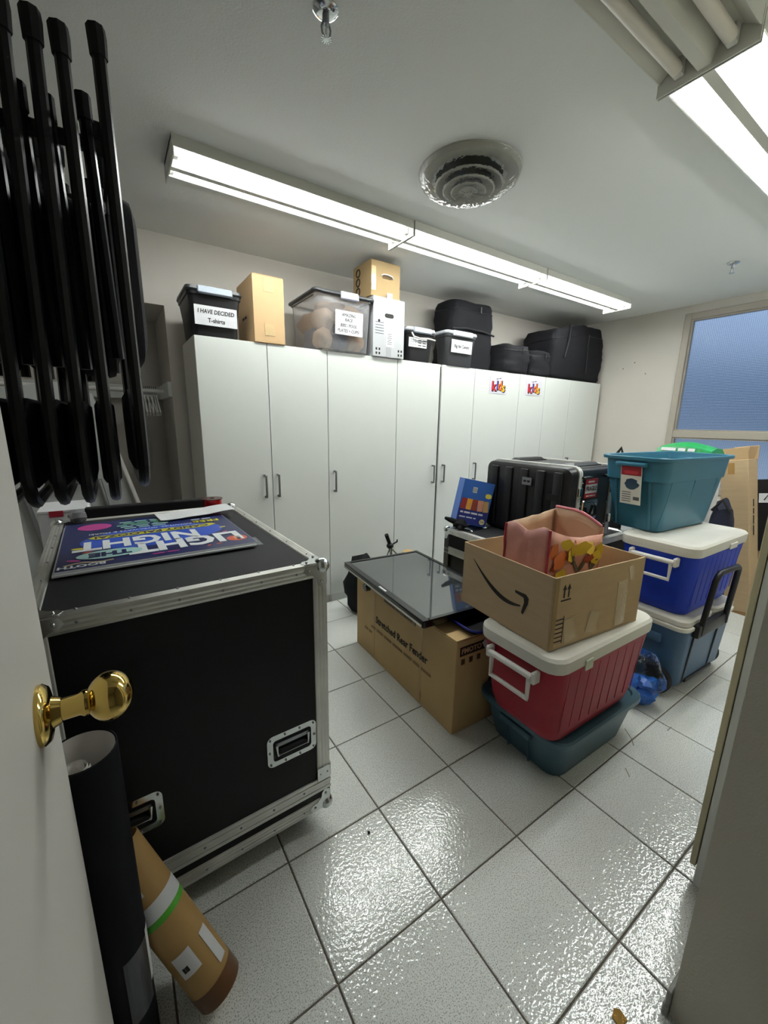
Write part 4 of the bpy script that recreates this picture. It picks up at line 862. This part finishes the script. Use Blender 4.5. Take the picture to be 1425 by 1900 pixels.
def cooler(name, label, loc, rotz, bm_, W_=.66, D=.353, H=.37, swap=True):
    t = thing(name, label, 'cooler', loc, rotz)
    hb = H-.054
    b = MB(); b.rings([rr(W_-.17, D-.085, .05, 0), rr(W_-.145, D-.065, .055, .012), rr(W_-.115, D-.048, .06, .05), rr(W_-.03, D-.012, .06, hb-.02), rr(W_-.026, D-.008, .06, hb)]); b.build('tub', bm_, t, True)
    b = MB(); b.rings([rr(W_-.024, D-.006, .06, hb-.004), rr(W_-.006, D+.002, .06, hb), rr(W_-.002, D+.004, .062, hb+.012), rr(W_, D+.004, .062, hb+.022)]); b.build('rim', M_COOLWH, t, True)
    b = MB(); b.rings([rr(W_, D+.004, .062, hb+.022), rr(W_, D+.004, .062, hb+.042), rr(W_-.018, D-.014, .055, hb+.052), rr(W_-.08, D-.07, .04, hb+.054), rr(W_-.1, D-.09, .04, hb+.05)]); l = b.build('lid', M_COOLWH, t, True)
    sl = math.atan2(.0165, hb-.07)
    for s in (-1, 1):
        for k in range(9):
            x = -.24+.06*k; MB().box((x, s*(D/2-.0147), .055+(hb-.07)/2), (.003, .003, hb-.08), Matrix.Rotation(s*-sl, 3, 'X'), .0008).build('rib', bm_, t)
    for s in (-1, 1):
        xx = s*(W_/2-.012); z = hb-.035
        hd = MB(); hd.tube([(xx+s*.022, -.082, z), (xx+s*.022, -.082, z-.088), (xx+s*.022, .082, z-.088), (xx+s*.022, .082, z)], .0095, 6); hd.cyl((xx+s*.022, -.095, z), (xx+s*.022, .095, z), .012, n=10)
        hd = hd.build('swing_handle', M_HANDWH, t, True)
        for q_ in (-1, 1): MB().box((xx+s*.012, q_*.1, z), (.036, .018, .045), None, .005).build('handle_bracket', M_HANDWH, hd)
    return t
rc = cooler('red_cooler', 'red cooler with white lid and swing handle on the low teal tote', (1.122, .172, .2155), R(-1), M_RED)
MB().box((-.155, -.181, .318), (.045, .006, .04), None, .002).build('latch_scrap', mat('worn_sticker', '#b9bfae', .5), rc)

az = thing('smile_carton', 'open cardboard carton with black smile arrow on the red cooler', 'box', (.826, .066, .5865), R(-5.5))
AW, AD, AH = .50, .455, .262; th = .005
MB().bb(0, AW, 0, AD, 0, th).build('bottom', M_CARD, az)
for x0, x1, y0, y1 in ((0, AW, 0, th), (0, AW, AD-th, AD), (0, th, th, AD-th), (AW-th, AW, th, AD-th)): MB().bb(x0, x1, y0, y1, th, AH, .001).build('side_panel', M_CARD, az)
MB().bb(-.0005, .02, -.003, -.0003, .002, AH).build('glue_flap', M_CARD2, az)
SM = frame((-.0006, AD/2, AH/2), (0, -1, 0), (0, 0, 1))
pts = []
for k in range(17):
    f = k/16; pts.append((-.165+.26*f, .075-.145*math.sin(min(1, f*1.05)*math.pi*.5)**1.0*(1-.12*f*f) + .03*f*f))
top = [(x, y + .002 + .017*math.sin(math.pi*min(1, (i/16)*.93+.0))) for i, (x, y) in enumerate(pts)]
b = MB(); b.rings([[SM @ V((x, y, 0)), SM @ V((x2, y2, 0)), SM @ V((x2, y2, .0008)), SM @ V((x, y, .0008))] for (x, y), (x2, y2) in zip(pts, top)]); b.build('smile_print', M_INK, az)
ex, ey = pts[-1]
b = MB(); b.prism([(ex-.03, ey+.052), (ex+.02, ey+.054), (ex+.034, ey+.043), (ex+.033, ey+.022), (ex+.015, ey-.024), (ex+.006, ey-.02), (ex+.016, ey+.022), (ex+.012, ey+.038), (ex-.028, ey+.043)], SM, .0008); b.build('smile_print', M_INK, az)
RMx = frame((0, -.0006, 0), *FR)
for k in range(2):
    x = .05+.022*k; b = MB(); b.prism([(x-.003, .185), (x+.003, .185), (x+.003, .215), (x+.009, .212), (x, .232), (x-.009, .212), (x-.003, .215)], RMx, .0006); b.build('arrow_print', M_INK, az)
patch('print', .05, .005, off(RMx, .061, .176), M_INK, az, .0006)
for k in range(6): patch('print', .042, .004, off(RMx, .04, .028+.016*k), M_INK, az, .0006)
for x in (.018, .062): patch('print', .003, .10, off(RMx, x, .068), M_INK, az, .0006)
for x, z, w2, h2, r_ in ((.10, .06, .06, .09, 10), (.22, .06, .055, .08, -14), (.38, .10, .06, .18, 4), (.42, .215, .03, .06, 20)): patch('tape', w2, h2, off(RMx, x, z, .0001) @ Matrix.Rotation(R(r_), 4, 'Z'), mat('shiny_clear_tape', '#b7a283', .18, coat=.5, bump=.5, bscale=60), az, .0005)

M_PINK = mat('pink_bag_fabric', '#c98f85', .55, bump=.5, bscale=22, var=.1, vscale=14, dist=.004); M_CORAL = mat('coral_piping', '#a33344', .6); M_LIN = mat('tan_bag_lining', '#c7a78a', .6, bump=.3, bscale=16)
M_FLOR = mat('floral_ground', '#dca391', .55, bump=.4, bscale=18, var=.12, vscale=20, dist=.004)
bag = thing('floral_shopping_bag', 'open floral shopping bag with pink side panel inside smile carton', 'shopping bag', (.945, .18, .5935), R(-5))
BW, BD = .29, .21
def bagwall(name, p0, p1, zt, m, thick=.003, seed=0, bulge=.012, inward=(0, 0)):
    """wavy fabric wall from p0 to p1 (xy), top height function zt(u)"""
    b = MB(); nu, nv = 12, 10; fr, bk = [], []
    d = (V((p1[0], p1[1], 0)) - V((p0[0], p0[1], 0))); nrm = V((d.y, -d.x, 0)).normalized()
    for i in range(nu+1):
        u = i/nu; row = []
        for j in range(nv+1):
            v = j/nv; p = V((p0[0], p0[1], 0)) + d*u; p.z = .002 + zt(u)*v
            w_ = bulge*(noise.noise(V((u*4+seed, v*4, seed)))*.9 + noise.noise(V((u*9, v*8+seed, 1)))*.4)*math.sin(math.pi*min(1, .15+u*.7))
            row.append(p + nrm*w_)
        fr.append(row)
    for row in fr: bk.append([p - nrm*thick for p in row])
    b.rings([f + list(reversed(k)) for f, k in zip(fr, bk)])
    o = b.build(name, m, bag, 'all'); return fr
f1 = bagwall('side_panel', (0, BD), (0, 0), lambda u: .352+.012*math.sin(u*9)+.012*u, M_PINK, seed=2)
f2 = bagwall('floral_panel', (0, 0), (BW+.02, .0), lambda u: .37-.045*math.sin(math.pi*min(1, u*1.6)*.5) - .005*u, M_FLOR, seed=5, bulge=.02)
f3 = bagwall('floral_panel', (BW+.02, 0), (BW, BD), lambda u: .345+.045*math.sin(math.pi*min(1, u*1.6)*.5), M_FLOR, seed=8, bulge=.012)
f5 = bagwall('lined_panel', (BW+.012, .006), (BW-.008, BD-.004), lambda u: .35+.045*math.sin(math.pi*min(1, u*1.6)*.5), M_LIN, seed=8, bulge=.012)
f4 = bagwall('lined_panel', (BW, BD), (.0, BD), lambda u: .385-.035*u, M_LIN, seed=11)
MB().bb(.004, BW-.004, .004, BD-.004, .0, .002).build('bag_base', M_PINK, bag)
MB().tube([p for p in f1[-1]], .005, 6).build('piping', M_CORAL, bag, True); MB().tube([p for p in f1[0]], .005, 6).build('piping', M_CORAL, bag, True); MB().tube([r[-1] for r in f5], .006, 6).build('piping', mat('rose_binding', '#c4707a', .6), bag, True); MB().tube(f3[-1], .005, 6).build('piping', M_CORAL, bag, True)
def petals(fr, items):
    for u, v, sx_, sy_, m_, rot in items:
        i = u*12; j = v*10; i0, j0 = min(11, int(i)), min(9, int(j))
        p = fr[i0][j0].lerp(fr[i0+1][j0], i-i0).lerp(fr[i0][j0+1].lerp(fr[i0+1][j0+1], i-i0), j-j0)
        du = (fr[i0+1][j0]-fr[i0][j0]).normalized(); dv = (fr[i0][j0+1]-fr[i0][j0]).normalized(); n_ = du.cross(dv).normalized()
        M = frame(p + n_*.004, du, n_.cross(du)) @ Matrix.Rotation(rot, 4, 'Z')
        b = MB(); b.prism([((sx_*(1+.12*math.cos(5*a)))*math.cos(a), (sy_*(1+.12*math.cos(5*a)))*math.sin(a)) for a in [2*math.pi*k/20 for k in range(20)]], M, .0006); b.build('flower_print', m_, bag)
FY = mat('lemon_print', '#d3b437', .55); FO = mat('orange_print', '#d2743f', .55); FL = mat('leaf_print', '#6b6550', .55); FRd = mat('rust_print', '#a84d38', .55)
petals(f2, [(.08, .8, .02, .03, FO, 0), (.3, .9, .03, .022, FY, .3), (.4, .78, .035, .025, FY, 0), (.72, .73, .03, .02, FRd, 0), (.9, .72, .03, .03, FY, 0), (.47, .73, .007, .03, FL, .4), (.12, .62, .018, .014, FRd, 0), (.2, .72, .045, .035, FO, .4), (.25, .5, .04, .04, FY, 0), (.52, .88, .045, .028, FY, .3), (.55, .62, .008, .034, FL, .5), (.62, .62, .008, .034, FL, -.5), (.72, .86, .04, .026, FY, -.2), (.64, .46, .034, .032, FY, 0), (.83, .6, .008, .03, FL, .5), (.88, .62, .008, .03, FL, -.6), (.9, .45, .03, .026, FRd, 0), (.42, .42, .03, .028, FO, 0), (.95, .8, .02, .035, FY, .2)])
petals(f3, [(.2, .8, .04, .05, FY, 0), (.5, .88, .05, .035, FO, 0), (.75, .7, .05, .05, FY, 0)])

# ================================================================== REAR STACK: wheeled cooler, blue cooler, teal tote
t = thing('wheeled_cooler', 'slate blue wheeled cooler with white lids and black pull handle', 'cooler', (2.145, .175, 0), R(-2.5))
W_, D, hb = .56, .35, .365
b = MB(); b.rings([rr(W_-.06, D-.05, .04, .055), rr(W_-.045, D-.035, .045, .07), rr(W_-.006, D-.004, .05, hb-.02), rr(W_, D, .05, hb)]); b.build('tub', M_SLATE, t, True)
b = MB(); b.rings([rr(W_+.006, D+.006, .05, hb), rr(W_+.014, D+.014, .052, hb+.006), rr(W_+.014, D+.014, .052, hb+.02), rr(W_, D, .05, hb+.024)]); b.build('rim', M_COOLWH, t, True)
for s, a, c in ((-1, -W_/2-.002, .02), (1, .04, W_/2+.002)):
    cx_ = (a+c)/2; b = MB(); b.rings([rr(c-a-.01, D-.01, .045, hb+.024, cx_), rr(c-a, D, .045, hb+.03, cx_), rr(c-a, D, .045, hb+.052, cx_), rr(c-a-.02, D-.02, .04, hb+.062, cx_), rr(c-a-.1, D-.1, .03, hb+.062, cx_)]); l = b.build('lid', M_COOLWH, t, True)
    if s < 0: MB().lathe([(.02, hb+.0625), (.05, hb+.066), (.054, hb+.0625), (.05, hb+.0622)], Matrix.Translation((-.17, -.03, 0)), n=24).build('cup_ring', M_COOLWH, l, True)
hx = (-.175, .1)
b = MB(); b.tube([(hx[0], -D/2-.018, hb-.02), (hx[0]+.01, -D/2-.035, hb+.26), (hx[0]+.02, -D/2-.038, hb+.285), (hx[0]+.04, -D/2-.038, hb+.297), (hx[1]-.04, -D/2-.038, hb+.297), (hx[1]-.02, -D/2-.038, hb+.285), (hx[1]-.01, -D/2-.035, hb+.26), (hx[1], -D/2-.018, hb-.02)], .0135, 10); b.build('pull_handle', M_BLACK, t, True)
MB().box((-.037, -D/2-.01, hb+.0), (.34, .035, .07), None, .01, 2).build('handle_yoke', M_BLACK, t, True)
for xx in hx: MB().box((xx, -D/2+.010, .21), (.014, .012, .29), Matrix.Rotation(R(4), 3, 'X'), .003).build('guide_rail', M_BLACK, t)
MB().bb(-.15, .15, -D/2+.01, -D/2+.03, .055, .075, .004).build('bottom_bracket', M_BLACK, t)
for s in (-1, 1):
    xx = s*(W_/2-.008); wy = -D/2+.10
    wl = MB(); wl.lathe([(.03, -.022), (.068, -.022), (.075, -.014), (.075, .014), (.068, .022), (.03, .022)], Matrix.Translation((xx, wy, .0755)) @ Matrix.Rotation(R(90), 4, 'Y'), n=30); wl = wl.build('wheel', M_RUBBER, t, True)
    MB().lathe([(.001, s*.018), (.012, s*.024), (.014, s*.018), (.05, s*.014), (.05, -s*.0)], Matrix.Translation((xx, wy, .0755)) @ Matrix.Rotation(R(90), 4, 'Y'), n=20).build('hub', M_BLACK, wl, True)
    b = MB(); b.box((s*(W_/2+.004), -.02, hb-.065), (.03, .12, .045), None, .012, 2); b.build('side_grip', M_SLATE, t, True)
    MB().bb(xx-.02, xx+.02, D/2-.08, D/2-.04, 0, .06, .005).build('foot', M_SLATE, t)
bc = cooler('blue_cooler', 'royal blue cooler with white lid stacked on the wheeled cooler', (2.158, .185, .4285), R(-1), M_BLUE)
MB().box((.09, -.18, .322), (.09, .008, .03), None, .003).build('latch', M_COOLWH, bc)

t = thing('large_teal_tote', 'large open teal tote with product label on the blue cooler', 'storage tote', (2.222, .345, .799), R(-4))
W_, D, H = .735, .345, .385
b = MB(); b.rings([rr(W_-.22, D-.11, .05, 0), rr(W_-.20, D-.09, .055, .012), rr(W_-.085, D-.045, .06, H*.68), rr(W_-.06, D-.035, .06, H*.685), rr(W_-.035, D-.02, .065, H-.02), rr(W_-.004, D+.01, .07, H-.018), rr(W_, D+.014, .07, H-.004), rr(W_-.006, D+.008, .07, H), rr(W_-.04, D-.026, .065, H-.002), rr(W_-.045, D-.03, .06, H-.02), rr(W_-.22, D-.11, .05, .02)]); b.build('tub', M_TEAL, t, True)
for s in (-1, 1):
    MB().box((s*(W_/2-.012), 0, H-.04), (.04, .15, .02), None, .006, 2).build('handle', M_TEAL, t, True)
    for yy in (-.085, .085): MB().box((s*(W_/2-.07), yy, H*.36), (.014, .012, H*.68), Matrix.Rotation(R(s*12.5), 3, 'Y'), .004).build('rib', M_TEAL, t)
    for xx in (-.02, .22, -.25): MB().box((xx, s*(D/2-.04), H*.36), (.012, .012, H*.66), Matrix.Rotation(R(-s*7), 3, 'X'), .004).build('rib', M_TEAL, t)
LM = frame((-W_/2+.022, -.005, H*.62), (0, -1, 0), (-.17, 0, 1))
patch('label', .105, .205, off(LM, 0, 0, .0), mat('label_cream', '#d8d5cb', .4), t, .0015); patch('print', .10, .05, off(LM, 0, .075, .0016), mat('label_red', '#8f2530', .4), t, .0005); patch('print', .07, .016, off(LM, 0, .066, .0022), mat('label_crimson', '#b8343c', .4), t, .0005, .007)
b = MB(); b.prism([(.034*math.cos(2*math.pi*k/16)*(1+.18*math.cos(k*3)), .03*math.sin(2*math.pi*k/16)) for k in range(16)], off(LM, .004, .005, .0016), .0005); b.build('print', mat('label_navy', '#31465c', .4), t)
patch('print', .028, .028, off(LM, .03, -.075, .0016), M_INK, t, .0005) if False else patch('print', .03, .018, off(LM, .03, -.07, .0016), mat('print_grey', '#55585c', .7), t, .0005)
for k in range(5): patch('print', .045, .004, off(LM, -.02, -.04-.012*k, .0016), mat('print_grey', '#55585c', .7), t, .0004)

t = thing('plastic_bag_of_cups', 'clear plastic bag of blue wrap on the floor by the wheel', 'plastic bag', (1.715, .135, 0))
MB().ball((0, 0, .135), .13, (.82, .85, 1.02), 28, 18, .3, 6).build('clear_bag', mat('crinkled_clear_film', (.9, .94, .98, 1), .06, trans=1, ior=1.3, bump=1, bscale=22, dist=.012), t, True)
for k, (x, y, z, r_) in enumerate(((0, -.03, .065, .058), (-.05, .02, .07, .045), (.045, .03, .075, .05), (.01, -.04, .11, .045))): MB().ball((x, y, z), r_, (1.1, 1.1, .9), 14, 10, .5, k).build('blue_wrap', mat('blue_wrap_plastic', '#1d62bf', .25, bump=.6, bscale=40), t, True)

# ================================================================== THINGS BY THE WINDOW WALL
t = thing('leaning_carton', 'tall narrow cardboard carton leaning with open top flaps by window', 'box', (3.37, .117, 0))
t.rotation_euler = (R(-9.6), 0, R(-4))
W_, D, H = .15, .165, 1.135
b = MB(); b.bb(0, W_, 0, D, .03, H, .003); b.build('body', M_CARD, t)
MB().bb(0, W_, 0, D, .0, .03).build('bottom_flap', M_CARDIN, t)
MB().box((.002, D/2, H+.04), (.004, D-.004, .09), Matrix.Rotation(R(-8), 3, 'Y')).build('top_flap', M_CARDPALE, t); MB().box((W_-.01, D/2-.02, H+.045), (.004, D-.02, .1), Matrix.Rotation(R(12), 3, 'Y')).build('top_flap', M_CARD, t); MB().box((W_/2, .004, H+.045), (W_-.004, .004, .09), Matrix.Rotation(R(12), 3, 'X')).build('top_flap', M_CARDPALE, t)
patch('tape', .04, .08, frame((-.0006, D*.6, H-.06), (0, -1, 0), (0, 0, 1)), M_TAPEBR, t)
smudge(.26, .018, frame((W_*.5, -.0006, .72), (0, 0, 1), (-1, 0, 0)), M_INK, t, 4)
t = thing('black_sign_board', 'black board with white sticker leaning by the leaning carton', 'board', (3.62, -.02, 0)); t.rotation_euler = (R(-9), R(6), 0)
MB().bb(0, .03, -.12, .20, .46, 1.0, .003).build('board', M_BLACK, t); MB().bb(.004, .026, -.12, .20, 0, .46, .003).build('lower_board', M_CARD2, t)
patch('sticker', .14, .07, frame((-.0006, .10, .86), (0, -1, 0), (0, 0, 1)), M_PAPER, t)
for k in range(3): MB().tube([V((-.003, .14-.03*k, .845+.01*k)), V((-.003, .12-.03*k, .88)), V((-.003, .10-.03*k, .85))], .004, 5).build('sticker_print', M_INK, t)
t = thing('back_carton', 'plain brown carton standing behind the black sign board', 'box', (3.98, .15, 0)); MB().bb(-.14, .14, -.2, .2, 0, .55, .004).build('body', M_CARD2, t); MB().bb(-.139, .139, -.199, -.002, .55, .555).build('top_flap', M_CARD2, t); MB().bb(-.139, .139, .002, .199, .55, .555).build('top_flap', M_CARD2, t)
t = thing('white_box_stack', 'white carton behind the large teal tote carrying the green bag', 'box', (3.05, .62, 0)); MB().bb(-.17, .17, -.23, .23, 0, 1.13, .004).build('body', M_PAPER, t); MB().bb(-.16, .16, -.22, .22, 1.13, 1.135).build('lid', M_PAPER, t)
t = thing('green_bag', 'green plastic bag with white lettering above the large teal tote', 'bag', (3.02, .535, 1.136))
b = MB(); rs = []
for i in range(11):
    u = i/10; y = .16-.32*u; hgt = .05+.045*math.sin(math.pi*(.12+.8*u)) + .008*noise.noise(V((u*6, 2, 1)))
    rs.append([V((-.13, y, .001)), V((-.11, y, hgt*.7)), V((-.03, y, hgt)), V((.06, y, hgt*.9)), V((.12, y, .02)), V((.12, y, .001))])
b.rings(rs); b.build('bag_body', mat('green_film', '#1d8a4a', .3, bump=.6, bscale=25), t)
smudge(.2, .02, frame((-.123, .03, .045), (0, -1, 0), (.35, 0, 1)), M_PAPER, t, 3, .003); smudge(.14, .012, frame((-.130, .05, .018), (0, -1, 0), (.35, 0, 1)), M_PAPER, t, 2, .003)
t = thing('black_strap_bag', 'black bag with raised strap loop behind the large teal tote', 'bag', (3.06, 1.02, 0))
MB().ball((0, 0, .50), .48, (.36, .34, 1.03), 16, 12, .15, 5).build('bag_body', M_FABBLK, t, True)
MB().tube([(-.05, .05, .93), (-.05, .01, 1.10), (-.05, -.03, 1.165), (-.05, -.05, 1.10), (-.05, -.04, .95)], .014, 6, flat=.5).build('strap', M_BLACK, t, True)

t = thing('navy_duffel', 'dark navy duffel bag standing behind the large teal tote and leaning carton', 'bag', (2.98, .27, 0))
MB().ball((0, 0, .43), .42, (.24, .2, 1.02), 16, 12, .25, 12).build('bag_body', mat('navy_fabric', '#14182c', .8), t, True); MB().tube([(-.06, .05, .8), (-.07, 0, .88), (-.06, -.05, .8)], .009, 6).build('strap', M_BLACK, t, True)

# ================================================================== NEAR RIGHT CABINET, FLOOR SCRAPS
t = thing('near_cabinet', 'white cabinet with cream door edge beside the doorway pier', 'cabinet', (1.38, -.60, 0))
MB().bb(-.395, .4, -.2, .219, 0, 1.786, .001).build('body', M_WHITE, t)
for a, c in ((-.397, .0), (.003, .4)):
    d = MB().bb(a, c, .2215, .236, .064, 1.783, .0015).build('door', M_CREAM, t)
    MB().bb((c-.05 if a < 0 else a+.04), (c-.038 if a < 0 else a+.052), .236, .266, .84, .99, .002).build('handle', M_STEEL, d)
tag(MB().prism([(-.014, -.01), (.012, -.013), (.016, .006), (.006, .015), (-.012, .01)], frame((.513, -.405, .0008), (1, 0, 0), (0, 1, 0)), .003).build('cardboard_scrap', mat('scrap_tan', '#a07a35', .8)), 'tiny torn cardboard scrap lying on the floor tiles', 'scrap')
tag(MB().ball((.255, .273, .004), .005, (1, 1, .7), 8, 6, .4, 1).build('black_crumb', M_RUBBER), 'tiny black crumb on a floor tile beside the road case', 'crumb')
for k, pts_ in enumerate((((1.40, -.02), (1.43, .0), (1.47, .05)), ((1.22, -.09), (1.25, -.06)), ((1.62, -.06), (1.66, -.06)))):
    MB().tube([(x, y, .0006) for x, y in pts_], .002, 4, flat=.15).build('scuff_mark', mat('scuff', '#7d7d76', .7), fl)
